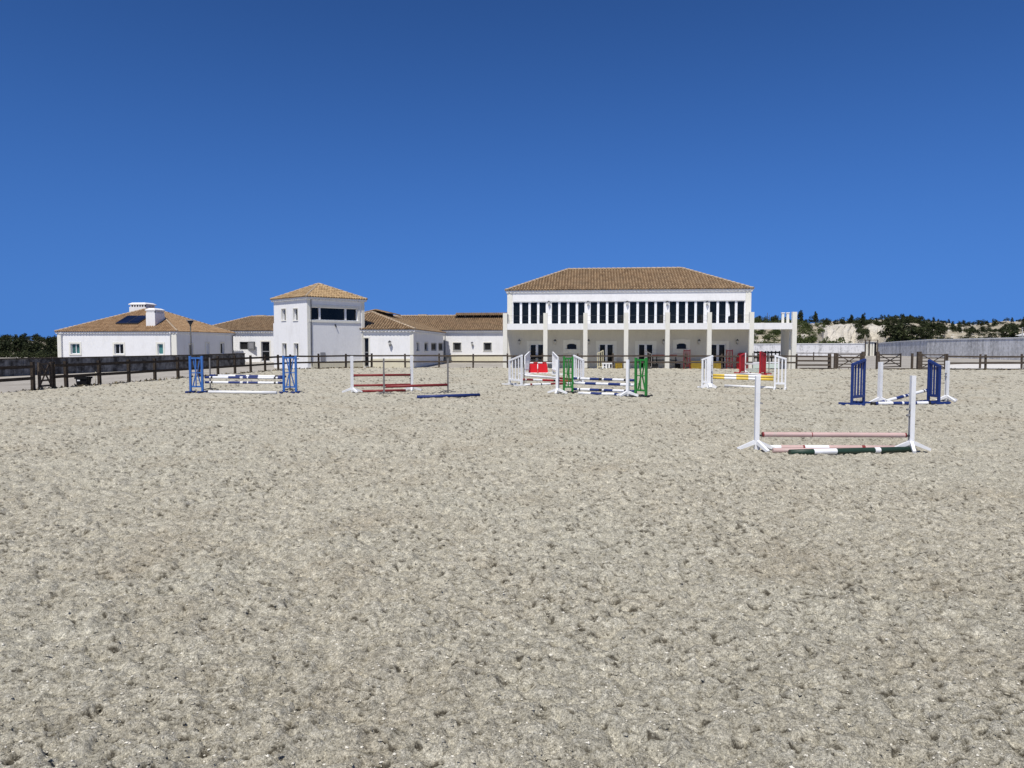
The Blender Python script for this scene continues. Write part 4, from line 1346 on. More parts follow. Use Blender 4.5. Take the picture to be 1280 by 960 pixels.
fence('short dark timber fence slanting in front of the tower', cornA, cornB, 2.15, RZ, 'fence_shaded', skip_first=True)
uR0 = lu(995.5, FO, U); uG0 = lu(1043.8, FO, U)
fence('long brown timber fence in front of the clubhouse', cornB, FO + U * uR0, 2.62, RZ, 'fence', skip_first=True)
fence('three rail brown fence between the clubhouse and the field gate', FO + U * uR0, FO + U * lu(1037, FO, U), 2.6, (0.30, 0.62, 0.94), 'fence', pw=0.2, n=1, skip_first=True)
fence('brown timber fence at the right picture edge in front of the curved wall', FO + U * lu(1183.5, FO, U), fenR, 2.75, RZ, 'fence')
def gate(label, p0, p1, h, mat, z0=0.0, bars=5, brace=True):
    p0, p1 = Vector(p0), Vector(p1); d = p1 - p0; L = d.length
    g = thing('field_gate', label, 'gate', (p0.x, p0.y, z0), math.atan2(d.y, d.x), 'timber gates')
    for x in (0.05, L - 0.05):
        b = B(); b.box(x - 0.05, x + 0.05, -0.04, 0.04, 0.06, h + 0.04, mat); b.build('stile', g)
    for i in range(bars):
        z = 0.13 + (h - 0.16) * i / (bars - 1)
        b = B(); b.box(0.1, L - 0.1, -0.02, 0.02, z - 0.035, z + 0.035, mat); b.build('bar', g)
    if brace:
        for za, zb, yy in ((0.13, h - 0.05, 0.036), (h - 0.05, 0.13, -0.036)):
            b = B(); b.beam((0.1, yy, za), (L - 0.1, yy, zb), 0.03, 0.06, mat); b.build('brace', g)
    return g
gate('small dark timber gate with crossed braces at the left', onL(47.5), onL(64.5), 1.05, 'fence')
def gatepost(label, p, h=1.25, w=0.2, mat='fence'):
    return obj('gate_post', post_mesh(w, h, mat, 5), None, (p[0], p[1], 0), BETA * -1, label, 'post', 'gate posts')
pg = lambda u, w=0.0: FO + Wv * w + U * lu(u, FO + Wv * w, U)
gatepost('gate post at the left end of the long field gate', pg(1043.8), 1.15, 0.17)
gatepost('gate post on the left side of the open passage', pg(1078.6), 1.3, 0.2)
gatepost('gate post on the right side of the open passage', pg(1096.8), 1.3, 0.2)
gatepost('thick gate post left of the braced gate near the curved wall', pg(1148.6), 1.3, 0.26)
gatepost('thin lone post between the open gate and the thick gate post', pg(1140, 2.6), 1.15, 0.14)
gate('long brown field gate, closed, between the clubhouse and the passage', pg(1046), pg(1076.5), 1.1, 'fence')
gate('brown field gate swung open beyond the passage', pg(1098.5, 0.4), pg(1126, 3.2), 1.1, 'fence')
gate('brown braced gate closed in front of the curved wall', pg(1151), pg(1182), 1.1, 'fence')
fence('second brown fence on the outer track near the curved wall', pg(1225, 8) , pg(1330, 8), 3.0, (0.5, 0.97), 'fence', z0=GZ, ph=1.2)
fence('thin rail fence along the foot of the white wall', pg(900, 34), pg(1079, 30), 5.5, (0.55, 1.0), 'fence', z0=GZ, ph=1.15, rh=0.08)
# low timber edging at the foot of the right fence
for ua, ub, lab in ((1000, 1042, 'low timber edging board under the three rail fence'), (1100, 1182, 'low timber edging board before the open gate'), (1186, 1300, 'low timber edging board under the right fence')):
    p, q = pg(ua, 0.16), pg(ub, 0.16); L = (q - p).length
    b = B(); b.box(0, L, -0.03, 0.03, -0.15, 0.07, 'fence'); b.build('edging_board', None, p, rotz=ROT, label=lab, cat='edging', group='arena edging boards')

# dry weeds and spoil along the foot of the fences
def weeds():
    rng = np.random.default_rng(4)
    Q, T = [], []
    for p, q, n in ((fa0 - dirL * 4, cornA, 900), (cornA, cornB, 350), (cornB, FO + U * uR0, 260), (FO + U * lu(1183.5, FO, U), fenR, 420), (FO + U * uR0, FO + U * lu(1183.5, FO, U), 120)):
        t = rng.random(n); t = np.where(rng.random(n) < 0.6, np.floor(t * 14) / 14 + rng.random(n) * 0.03, t)
        d = np.array([q.x - p.x, q.y - p.y]); nn = np.array([-d[1], d[0]]) / np.linalg.norm(d)
        P = np.array([p.x, p.y])[None] + d[None] * t[:, None] + nn[None] * (rng.normal(size=n) * 0.12)[:, None]
        h = 0.02 + 0.09 * rng.random(n) ** 2; a = rng.random(n) * 6.28; w = 0.02 + 0.05 * rng.random(n)
        ax = np.stack([np.cos(a), np.sin(a)], -1) * w[:, None]
        z = np.full(n, -0.03)
        lean = rng.normal(size=(n, 2)) * 0.04
        c = lambda xy, zz: np.concatenate([xy, zz[:, None]], 1)
        Q.append(np.stack([c(P - ax, z), c(P + ax, z), c(P + ax * 0.4 + lean, z + h + 0.03), c(P - ax * 0.4 + lean, z + h + 0.03)], 1)); T.append(rng.random(n))
    obj('dry_weeds', quads_mesh('dry_weeds', np.concatenate(Q), np.concatenate(T), 'weed'), kind='stuff')
weeds()

# ------------------------------------------------------------------ stained walls
def panel_wall(name, label, pts, tops, z0, th, mat, seglen, cap='coping', caph=0.16):
    p0 = Vector((*pts[0], 0))
    w = thing(name, label, 'wall', (p0.x, p0.y, z0), 0)
    P = [Vector(p) - p0.to_2d() for p in pts]
    for (a, c, za, zb) in zip(P, P[1:], tops, tops[1:]):
        L = (c - a).length; n = max(1, round(L / seglen))
        d = (c - a).normalized(); nn = Vector((d.y, -d.x))
        for i in range(n):
            q0 = a.lerp(c, i / n) + d * 0.012; q1 = a.lerp(c, (i + 1) / n) - d * 0.012
            h0 = za + (zb - za) * i / n - z0; h1 = za + (zb - za) * (i + 1) / n - z0
            b = B()
            f = [q0 + nn * th / 2, q1 + nn * th / 2, q1 - nn * th / 2, q0 - nn * th / 2]
            hs_ = [h0, h1, h1, h0]
            b.hexa([(v.x, v.y, -0.2) for v in f] + [(v.x, v.y, h) for v, h in zip(f, hs_)], mat)
            b.build('wall_panel', w)
            if cap:
                b = B(); e = th / 2 + 0.06; r0, r1 = a.lerp(c, i / n), a.lerp(c, (i + 1) / n)
                f = [r0 + nn * e, r1 + nn * e, r1 - nn * e, r0 - nn * e]
                b.hexa([(v.x, v.y, h + 0.003) for v, h in zip(f, hs_)] + [(v.x, v.y, h + caph) for v, h in zip(f, hs_)], cap)
                b.build('coping_stone', w)
    return w
a0 = at(-60, 41.5); a1 = at(305, 66)
panel_wall('yard_wall', 'low dark stained wall between the left fence and the low house', [a0.to_2d(), at(100, 50).to_2d(), at(235, 59.5).to_2d(), a1.to_2d()], [0.90, 0.90, 0.92, 0.98], GZ, 0.25, 'wall_dark', 4.2, 'fence', 0.06)
cw_ = [(1097, 142, 2.15), (1120, 131, 2.42), (1140, 122, 2.55), (1160, 114, 2.66), (1200, 105, 2.70), (1245, 97, 2.74), (1290, 90, 2.78), (1360, 80, 2.8)]
panel_wall('curved_wall', 'long curved grey wall with dark weather stains at the right', [at(u, y).to_2d() for u, y, z in cw_], [z - 0.16 for u, y, z in cw_], GZ, 0.4, 'wall_grey', 9.5)
lw = [(905, 118, 1.95), (1000, 121, 2.02), (1079, 124, 2.06)]
panel_wall('boundary_wall', 'white weathered wall behind the open bay of the clubhouse', [at(u, y).to_2d() for u, y, z in lw], [z - 0.14 for u, y, z in lw], GZ, 0.35, 'wall_white', 8.0)
# stone gateway between the two walls
gw = at(1080, 128, GZ)
gt = thing('gateway', 'pale gateway of four pillars under a flat beam between the two walls', 'gateway', gw, 0)
kx = 128 / FPX
for ua, ub in ((1081, 1084), (1086.3, 1089.3), (1090.3, 1092.3)):
    b = B(); b.box((ua - 1080) * kx, (ub - 1080) * kx, 0, 0.45, 0, zat(428, 128) - GZ, 'cream'); b.build('pillar', gt)
b = B(); b.box(0, 15.6 * kx, -0.05, 0.5, zat(428, 128) - GZ + 0.003, zat(426.8, 128) - GZ, 'cream'); b.build('lintel', gt)
b = B(); b.box(12.5 * kx, 15.4 * kx, 0.1, 0.4, 0, zat(428.2, 128) - GZ, 'black'); b.build('gate_leaf', gt)
b = B()
for u in (1080.3, 1085.2, 1095.5): b.box((u - 1080) * kx - 0.07, (u - 1080) * kx + 0.07, -0.35, -0.22, 0, zat(424.6, 128) - GZ, 'fence')
b.box(-0.1, 16 * kx, -0.34, -0.23, zat(425.6, 128) - GZ, zat(424.7, 128) - GZ, 'fence'); b.build('timber_frame', gt)

# pale track surfaces outside the arena
b = B()
q = [at(1160, 62), at(1205, 57.5), at(1400, 56), at(1420, 84), at(1260, 82), at(1195, 72)]
b.face([(p.x, p.y, GZ + 0.006) for p in q], 'pale_path')
b.build('path', kind='structure')
# small house whose roof peeks in at the right edge
ph = at(1268, 118, GZ) + Vector((4.2, 0, 0))
hut = thing('hut', 'pale roofed hut cut by the right picture edge behind the curved wall', 'hut', ph)
kx = 118 / FPX; e = zat(419, 118) - GZ; t_ = zat(411.5, 118) - GZ
b = B(); wall_face(b, (0.5, 0), (1, 0), 7, 0, e, 'cream'); wall_face(b, (7.5, 0), (0, 1), 6, 0, e, 'cream'); wall_face(b, (0.5, 6), (0, -1), 6, 0, e, 'cream'); wall_face(b, (7.5, 6), (-1, 0), 7, 0, e, 'cream'); b.build('wall', hut)
b = B(); b.face([(0.2, -0.4, e), (7.9, -0.4, e), (7.0, 3, t_), (1.0, 3, t_)], 'coping'); b.face([(7.9, 6.4, e), (0.2, 6.4, e), (1.0, 3, t_), (7.0, 3, t_)], 'coping')
b.face([(0.2, 6.4, e), (0.2, -0.4, e), (1.0, 3, t_)], 'coping'); b.face([(7.9, -0.4, e), (7.9, 6.4, e), (7.0, 3, t_)], 'coping')
b.face([(0.2, -0.4, e - 0.01), (7.9, -0.4, e - 0.01), (7.9, 6.4, e - 0.01), (0.2, 6.4, e - 0.01)], 'black'); b.build('roof', hut)
p = at(1276.5, 112, GZ)
up_ = thing('utility_pole', 'thin grey pole in front of the pale roof at the right edge', 'pole', p)
b = B(); b.tube([(0, 0, 0), (0, 0, zat(410, 112) - GZ)], [0.09, 0.07], 'metal', 8); b.build('pole', up_)
b = B(); b.tube([(0, 0, zat(410, 112) - GZ), (0, 0, zat(409, 112) - GZ)], [0.14, 0.05], 'metal', 8); b.build('pole_cap', up_)
for u, v, lab in ((958, 391, 'taller thin dark pole on the skyline above the open bay'), (960.6, 394, 'shorter thin dark pole on the skyline above the open bay')):
    p = on_hill(u, 216); b = B(); b.tube([(0, 0, -0.5), (0, 0, zat(v, 216) - p[2])], [0.1, 0.07], 'dark_metal', 6)
    b.build('skyline_pole', None, p, label=lab, cat='pole', group='poles on the skyline')

# ------------------------------------------------------------------ show jumps
def jump_stand(P, toward, h, mat, label, w=0.1, foot=0.5, cups=(), fm=None, thin=False, group='jump stands'):
    """upright with splayed feet; toward = unit direction to its partner"""
    t = thing('jump_stand', label, 'jump stand', (P[0], P[1], 0), math.atan2(toward[1], toward[0]), group)
    b = B(); b.box(-w / 2, w / 2, -w / 2, w / 2, 0.02, h, mat); b.build('post', t)
    angs = (0, 180, -72 if toward[0] > 0 else 72) if not thin else (45, 135, 225, 315)
    for a in angs:
        c, s = math.cos(R(a)), math.sin(R(a))
        b = B(); b.beam((c * w * 0.4, s * w * 0.4, 0.15 if not thin else 0.09), (c * foot, s * foot, 0.03), w * 0.75, w * 0.95 if not thin else 0.03, fm or mat, w * 0.7, w * 0.6 if not thin else 0.03)
        b.build('foot', t)
    b = B(); b.tube([(w / 2 + 0.004, 0, 0.2), (w / 2 + 0.004, 0, h * 0.62)], 0.006, 'dark_metal', 6); b.build('cup_track', t)
    for z in cups:
        b = B(); b.beam((w / 2, 0, z), (w / 2 + 0.05, 0, z - 0.012), 0.05, 0.028, 'dark_metal' if z < 0.6 else 'metal'); b.build('cup', t)
    return t
def jump_pole(p, q, bands, label, r=0.05, group='jump poles'):
    """bands: list of (fraction end, material)"""
    p, q = Vector(p), Vector(q); L = (q - p).length
    pts = [Vector((0, 0, 0))]; mats = []
    f0 = 0
    for f, m_ in bands:
        pts.append(Vector((L * f, 0, 0))); mats.append(m_)
    b = B()
    ring = []; mm = []
    b.tube(pts, r, None, 14, mats)
    o = b.build('jump_pole', None, p, label=label, cat='jump pole', group=group)
    d = q - p
    o.rotation_euler = (0, -math.asin(d.z / L), math.atan2(d.y, d.x))
    return o
def picket_wing(lo, hi, hlo, hhi, n, mat, label, fm=None, pw=0.06, zb=0.2, group='picket wings', foot=0.38, pk=0.026):
    lo, hi = Vector((lo[0], lo[1], 0)), Vector((hi[0], hi[1], 0)); d = hi - lo; L = d.length
    t = thing('jump_wing', label, 'jump wing', lo, math.atan2(d.y, d.x), group)
    for x, h in ((0, hlo), (L, hhi)):
        b = B(); b.box(x - pw / 2, x + pw / 2, -pw / 2, pw / 2, 0.03, h, mat); b.build('post', t)
        b = B(); b.beam((x, -foot, 0.035), (x, foot, 0.035), 0.07, 0.07, fm or mat); b.build('foot', t)
    b = B(); b.beam((-pw / 2, 0, hlo + 0.02), (L + pw / 2, 0, hhi + 0.02), 0.075, 0.07, mat); b.build('top_rail', t)
    b = B(); b.box(pw / 2, L - pw / 2, -pw / 2, pw / 2, zb, zb + 0.08, mat); b.build('bottom_rail', t)
    for i in range(n):
        x = L * (i + 1) / (n + 1); h = hlo + (hhi - hlo) * (i + 1) / (n + 1)
        b = B(); b.box(x - pk, x + pk, -0.022, 0.022, zb + 0.08, h - 0.012, mat); b.build('picket', t)
    return t
def lattice_wing(p, q, h, mat, label, fm=None, group='lattice wings', pw=0.075):
    p, q = Vector((p[0], p[1], 0)), Vector((q[0], q[1], 0)); d = q - p; L = d.length
    t = thing('jump_wing', label, 'jump wing', p, math.atan2(d.y, d.x), group)
    for x in (0, L):
        b = B(); b.box(x - pw / 2, x + pw / 2, -pw / 2, pw / 2, 0.04, h, mat); b.build('post', t)
        b = B(); b.box(x - 0.19, x + 0.14, -0.035, 0.035, 0.0, 0.05, fm or mat); b.beam((x, -0.4, 0.026), (x, 0.4, 0.026), 0.08, 0.046, fm or mat); b.build('foot', t)
    for z in (h - 0.08, h * 0.54, 0.22):
        b = B(); th = 0.03 if z != h * 0.54 else 0.018
        b.box(pw / 2, L - pw / 2, -0.02, 0.02, z - th, z + th, mat); b.build('rail', t)
    m_ = L / 2; zc = h * 0.54
    for x0, z0, x1, z1 in ((0.22 * L, h - 0.11, m_ - 0.03, zc + 0.02), (0.78 * L, h - 0.11, m_ + 0.03, zc + 0.02), (0.16 * L, 0.24, m_ - 0.03, zc - 0.02), (0.84 * L, 0.24, m_ + 0.03, zc - 0.02)):
        b = B(); b.beam((x0, 0.045, z0), (x1, 0.045, z1), 0.03, 0.05, mat); b.build('brace', t)
    b = B(); b.box(m_ - 0.02, m_ + 0.02, -0.05, -0.021, 0.22, h - 0.08, mat); b.build('upright', t)
    return t

def stripes(*seg): return list(seg)
NB = [(0.06, 'p_navy'), (0.075, 'p_white'), (0.10, 'p_black'), (0.30, 'p_white'), (0.45, 'p_navy'), (0.485, 'p_white'), (0.54, 'p_navy'), (0.555, 'p_white'), (0.68, 'p_navy'), (0.885, 'p_white'), (0.91, 'p_black'), (0.935, 'p_white'), (1.0, 'p_navy')]

# -- near right jump: two white stands, rose poles, dark green ground pole
pa, pb = gnd(945.5, 563.5), gnd(1138.5, 564.2)
dj = (pb - pa).normalized(); nj = Vector((-dj.y, dj.x, 0))
hA = zat(470, pa.y); hB = zat(469.5, pb.y)
jump_stand(pa, dj, hA, 'p_white', 'white jump stand nearest the camera, left of the rose pole', 0.072, 0.32, (0.27, 0.82))
jump_stand(pb, -dj, hB, 'p_white', 'white jump stand nearest the camera, right of the rose pole', 0.072, 0.32, (0.27, 0.62, 0.72))
jump_pole(pa + dj * 0.09 + Vector((0, 0, 0.28)), pb - dj * 0.09 + Vector((0, 0, 0.275)), [(0.012, 'p_maroon'), (0.343, 'p_rose'), (0.349, 'p_maroon'), (0.99, 'p_rose'), (1, 'p_maroon')], 'faded rose pole hung low between the two nearest white stands', 0.042)
g0, g1 = gnd(957, 559.5, 0.05), gnd(1128, 560, 0.05)
jump_pole(g0, g1, [(0.11, 'p_white'), (0.27, 'p_rose'), (0.285, 'p_maroon'), (0.46, 'p_white'), (0.70, 'p_rose'), (0.725, 'p_maroon'), (1, 'p_rose')], 'rose and white pole lying on the sand behind the dark green pole', 0.045)
g0, g1 = gnd(987, 565.5, 0.045), gnd(1143, 561.5, 0.045)
jump_pole(g0, g1, [(0.185, 'p_dkgreen'), (0.365, 'p_white'), (0.67, 'p_dkgreen'), (0.715, 'p_white'), (1, 'p_dkgreen')], 'dark green and white pole lying on the sand in front of the nearest jump', 0.048)
g0, g1 = gnd(966, 563, 0.045), gnd(1040, 563, 0.045)
jump_pole(g0, g1, [(0.5, 'p_rose'), (1, 'p_rose')], 'short rose pole end lying just left of the dark green pole', 0.04)

# -- navy jump at the right
w0 = gnd(1064.6, 506.5); w1 = gnd(1079.4, 504.6); y1 = w1.y
picket_wing(w0, w1, zat(457, w0.y), zat(450.5, y1), 3, 'p_royal', 'navy picket wing on the left of the navy and white poles', 'p_royal', 0.065, pk=0.017)
w2 = gnd(1160.2, 503.5); w3 = gnd(1173.2, 505)
picket_wing(w3, w2, zat(459.5, w3.y), zat(451.5, w2.y), 3, 'p_royal', 'navy picket wing on the right of the navy and white poles', 'p_royal', 0.065, pk=0.017)
q0, q1 = gnd(1099.5, 504.5), gnd(1183, 501.5)
dn = (q1 - q0).normalized()
jump_stand(q0, dn, zat(452.5, q0.y), 'p_white', 'white jump stand in front of the left navy wing', 0.10, 0.42, (0.85,))
jump_stand(q1, -dn, zat(451, q1.y), 'p_white', 'white jump stand just right of the right navy wing', 0.09, 0.44, (0.80, 0.9))
jump_pole(gnd(1101, 503, 0.06), Vector((*at(1160.5, 23.2).to_2d(), zat(487.5, 23.2))), NB, 'navy and white pole slanting up towards the right navy wing', 0.05)
jump_pole(gnd(1089, 504.3, 0.05), gnd(1169, 503.5, 0.05), [(0.06, 'p_black'), (0.10, 'p_navy'), (0.33, 'p_white'), (0.47, 'p_navy'), (0.50, 'p_white'), (0.53, 'p_navy'), (0.70, 'p_navy'), (0.88, 'p_white'), (0.92, 'p_black'), (1, 'p_navy')], 'navy and white pole on the ground between the navy wings', 0.05)

# -- yellow jump
a_, c_ = gnd(878, 484.5), gnd(889.5, 485)
picket_wing(a_, c_, zat(450.5, a_.y), zat(445.5, c_.y), 2, 'p_white', 'white picket wing left of the yellow and white poles', 'p_white', 0.07)
b = B(); yb = c_.y
d_, e_ = gnd(968.5, 486.5), gnd(981.5, 486.8)
picket_wing(e_, d_, zat(449.5, e_.y), zat(445, d_.y), 2, 'p_white', 'white picket wing right of the yellow and white poles', 'p_white', 0.06)
jump_stand(gnd(886, 485.3), (d_ - c_).normalized(), zat(446.5, 29.4), 'p_white', 'broad white post stand against the wing left of the yellow poles', 0.17, 0.3, (0.5, 0.95))
YB = [(0.205, 'p_yellow'), (0.40, 'p_white'), (0.60, 'p_yellow'), (0.80, 'p_white'), (1, 'p_yellow')]
yy0, yy1 = c_.y, d_.y
jump_pole(Vector((*at(890.5, yy0 + 0.1).to_2d(), zat(472.3, yy0))), Vector((*at(967, yy1 + 0.1).to_2d(), zat(474.6, yy1))), YB, 'lower front yellow and white pole of the jump', 0.052)
jump_pole(Vector((*at(890.5, yy0 + 0.9).to_2d(), zat(468.8, yy0 + 0.9))), Vector((*at(967, yy1 + 0.9).to_2d(), zat(471.2, yy1 + 0.9))), YB, 'upper rear yellow and white pole of the jump', 0.052)
jump_pole(gnd(906, 482, 0.05), gnd(967, 484.8, 0.05), [(1, 'p_white')], 'plain white pole lying under the yellow poles', 0.05)

# -- red winged jump near the clubhouse
def red_wing(p, q, h, lab):
    p, q = Vector((p[0], p[1], 0)), Vector((q[0], q[1], 0)); d = q - p; L = d.length
    t = thing('jump_wing', lab, 'jump wing', p, math.atan2(d.y, d.x), 'red wings')
    for x in (0, L):
        b = B(); b.box(x - 0.05, x + 0.05, -0.05, 0.05, 0.02, h - (0.0 if x else 0.16), 'p_red'); b.build('post', t)
        b = B(); b.beam((x, -0.4, 0.03), (x, 0.4, 0.03), 0.08, 0.06, 'p_red'); b.build('foot', t)
    for i in range(4):
        x = 0.1 + (L - 0.2) * i / 3; b = B(); b.box(x - 0.055, x + 0.055, -0.03, 0.03, 0.12, h - 0.2 + 0.16 * x / L, 'p_red'); b.build('slat', t)
    b = B(); b.beam((-0.05, 0, h - 0.15), (L + 0.05, 0, h + 0.01), 0.1, 0.07, 'p_red'); b.build('top_rail', t)
r0 = gnd(925.5, 465.2); r1 = gnd(930.5, 465.5)
red_wing(at(925.4, 45.6), at(931.2, 46.1), zat(442, 45.6), 'red wing left of the pale mint planks')
r2, r3 = gnd(951, 469.5), gnd(956, 469.0)
red_wing(at(956.3, 44.1), at(950.4, 43.4), zat(440, 43.4), 'red wing right of the pale mint planks')
dr = (Vector((r2.x, r2.y, 0)) - Vector((r1.x, r1.y, 0))).normalized()
jump_stand(gnd(931.6, 466.5), dr, zat(441, 46), 'p_white', 'thin white stand against the left red wing', 0.06, 0.25, (0.6,))
jump_stand(gnd(961, 467.0), -dr, zat(441, 46), 'p_grey', 'thin grey stand beyond the right red wing', 0.045, 0.25, (0.6,), thin=True)
jump_stand(gnd(940.5, 464.5), dr, zat(441, 49), 'p_grey', 'thin grey stand behind the mint planks', 0.045, 0.25, (0.6,), thin=True)
def plank(p, q, h, mat, lab, th=0.03):
    p, q = Vector(p), Vector(q); d = q - p; L = d.length
    b = B(); b.box(0, L, -th / 2, th / 2, -h / 2, h / 2, mat); bb = B()
    o = b.build('jump_plank', None, p, label=lab, cat='plank', group='jump planks')
    o.rotation_euler = (0, -math.asin(d.z / L), math.atan2(d.y, d.x)); return o
ym0, ym1 = 46.0, 44.5
for v, h, m_, lab in ((454.6, 0.1, 'p_white', 'top white plank between the red wings'), (461.4, 0.10, 'p_mint', 'upper mint plank between the red wings'), (464.0, 0.12, 'p_mint', 'lower mint plank between the red wings')):
    plank((*at(932, ym0).to_2d(), zat(v, ym0)), (*at(950.5, ym1).to_2d(), zat(v + 0.2, ym1)), h, m_, lab)
jump_pole(gnd(926, 466.8, 0.05), gnd(951, 468.2, 0.05), [(1, 'p_white')], 'white pole on the sand between the red wings', 0.05)
ya = 48.5
plank((*at(941, ya).to_2d(), zat(457.5, ya)), (*at(974, ya).to_2d(), zat(457.5, ya)), 0.30, 'p_mint', 'broad pale mint plank of the rear row, right of the white column')
plank((*at(941, ya).to_2d(), zat(453.2, ya)), (*at(974, ya).to_2d(), zat(453.2, ya)), 0.08, 'p_white', 'white plank of the rear row above the mint plank')

# -- red and white jump, left of the green one
a_ = gnd(637.0, 481.0); c_ = gnd(652, 482.5)
picket_wing(a_, c_, zat(451.5, a_.y), zat(444.8, c_.y), 3, 'p_white', 'white picket wing at the left end of the red and white poles', 'p_white', 0.08)
d_ = gnd(717.5, 478.5); e_ = gnd(728.8, 479.5)
picket_wing(e_, d_, zat(451, e_.y), zat(445, d_.y), 3, 'p_white', 'white picket wing just right of the left green wing', 'p_white', 0.08)
jump_stand(gnd(655, 480.5), (d_ - c_).normalized(), zat(455, 32.8), 'p_grey', 'thin grey stand beside the left white wing', 0.04, 0.25, (0.4, 0.7), thin=True)
jump_stand(gnd(725.5, 477.5), (c_ - d_).normalized(), zat(449, 34.8), 'p_grey', 'thin grey stand against the wing right of the green lattice', 0.05, 0.25, (0.4, 0.9), thin=True)
RB = [(0.05, 'p_maroon'), (0.07, 'p_white'), (0.2, 'p_maroon'), (0.38, 'p_white'), (0.6, 'p_red'), (0.64, 'p_black'), (0.67, 'p_white'), (0.9, 'p_red'), (1, 'p_maroon')]
jump_pole(Vector((*at(655, 33.2).to_2d(), zat(469.0, 33.2))), Vector((*at(717, 34.5).to_2d(), zat(474.3, 34.5))), [(0.4, 'p_white'), (0.62, 'p_white'), (1, 'p_maroon')], 'upper white and maroon pole slanting behind the green wing', 0.05)
jump_pole(Vector((*at(653, 32.7).to_2d(), zat(474.3, 32.7))), Vector((*at(716, 33.9).to_2d(), zat(476.6, 33.9))), RB, 'red and white banded pole behind the near white stand', 0.05)
jump_pole(gnd(656, 481, 0.05), gnd(716, 479.0, 0.05), [(0.1, 'p_white'), (0.14, 'p_maroon'), (0.32, 'p_white'), (0.34, 'p_black'), (0.52, 'p_white'), (0.86, 'p_maroon'), (1, 'p_white')], 'white and maroon pole on the ground left of the green wing', 0.05)
# -- wall jump with a red filler further back
h0 = gnd(656.2, 467.5); h1 = gnd(660.8, 467.0)
picket_wing(h0, h1 + Vector((0.05, 0.5, 0)), zat(446, h0.y), zat(440.5, h1.y), 4, 'p_white', 'white picket wing left of the red plastic filler', 'p_white', 0.08)
h2 = gnd(691.3, 467.0); h3 = gnd(697.3, 468.5)
picket_wing(h3, h2 + Vector((0, 0.3, 0)), zat(447.5, h3.y), zat(440.8, h2.y), 5, 'p_white', 'white close picket wing right of the red plastic filler', 'p_white', 0.08)
yf_ = 45.5
kx = yf_ / FPX
fl_ = thing('jump_filler', 'bright red plastic jump filler in two panels below a white pole', 'jump filler', at(660.8, yf_, 0), 0)
zt_ = zat(454.6, yf_)
for ua, ub in ((660.8, 672), (672.4, 685)):
    x0, x1 = (ua - 660.8) * kx, (ub - 660.8) * kx
    b = B(); i0 = 0.05 if ua < 665 else 0; i1 = 0.07 if ub > 680 else 0
    b.hexa([(x0, -0.14, 0.03), (x1, -0.14, 0.03), (x1, 0.14, 0.03), (x0, 0.14, 0.03), (x0 + i0, -0.07, zt_), (x1 - i1, -0.07, zt_), (x1 - i1, 0.07, zt_), (x0 + i0, 0.07, zt_)], 'plastic_red')
    pn = b.build('filler_panel', fl_)
    b = B(); b.box(x0 + 0.04, x1 - 0.04, -0.17, 0.17, 0, 0.05, 'p_white'); b.build('filler_foot', pn)
b = B(); b.beam((11.2 * kx, -0.15, 0.3), (11.2 * kx, -0.1, zt_ - 0.02), 0.05, 0.03, 'p_white'); b.build('joint_strip', fl_)
jump_pole(Vector((*at(661, 46).to_2d(), zat(453.6, 46))), Vector((*at(691.5, 46.2).to_2d(), zat(453.9, 46.2))), [(0.18, 'p_white'), (0.36, 'p_red'), (0.55, 'p_white'), (0.72, 'p_red'), (1, 'p_white')], 'red and white pole resting above the red filler', 0.05)

# -- green jump
a_ = gnd(704.8, 491.0); c_ = gnd(715.5, 491.0); hh = zat(445.5, a_.y)
lattice_wing(a_, c_, hh, 'p_green', 'green lattice wing on the left of the navy and white poles', 'p_black')
d_ = gnd(794.5, 495.5); e_ = gnd(807.5, 496.2)
lattice_wing(d_, e_, zat(447, d_.y), 'p_green', 'green lattice wing on the right of the navy and white poles', 'p_black')
GP = [(0.09, 'p_navy'), (0.12, 'p_white'), (0.14, 'p_black'), (0.30, 'p_white'), (0.45, 'p_navy'), (0.50, 'p_black'), (0.53, 'p_white'), (0.67, 'p_navy'), (0.85, 'p_white'), (0.88, 'p_black'), (0.9, 'p_white'), (1, 'p_navy')]
GP2 = [(0.22, 'p_white'), (0.40, 'p_navy'), (0.60, 'p_white'), (0.79, 'p_navy'), (1, 'p_white')]
ya, yb = a_.y + 0.1, d_.y + 0.1
jump_pole(Vector((*at(716, ya + 1.1).to_2d(), zat(473, ya + 1.1))), Vector((*at(793, yb + 1.1).to_2d(), zat(475.4, yb + 1.1))), GP, 'top rear navy and white pole between the green wings', 0.05)
jump_pole(Vector((*at(716, ya).to_2d(), zat(478.7, ya))), Vector((*at(793.5, yb).to_2d(), zat(481.2, yb))), GP2, 'white pole with two navy bands, second from top between the green wings', 0.05)
jump_pole(Vector((*at(716, ya).to_2d(), zat(486.3, ya))), Vector((*at(793.5, yb).to_2d(), zat(489.2, yb))), GP, 'low navy and white pole, third from top between the green wings', 0.05)
jump_pole(gnd(723, 491.3, 0.05), gnd(797, 493.8, 0.05), [(0.22, 'p_white'), (0.41, 'p_navy'), (0.62, 'p_white'), (0.8, 'p_navy'), (1, 'p_white')], 'white and navy pole on the ground between the green wings', 0.05)
q0, q1 = gnd(696.8, 492.0), gnd(784.5, 495.5); dn = (q1 - q0).normalized()
jump_stand(q0, dn, zat(449.5, q0.y), 'p_white', 'white jump stand in front of the left green wing', 0.10, 0.40, (0.5,))
jump_stand(q1, -dn, zat(449.5, q1.y), 'p_white', 'white jump stand in front of the right green wing', 0.10, 0.40, (0.5,))

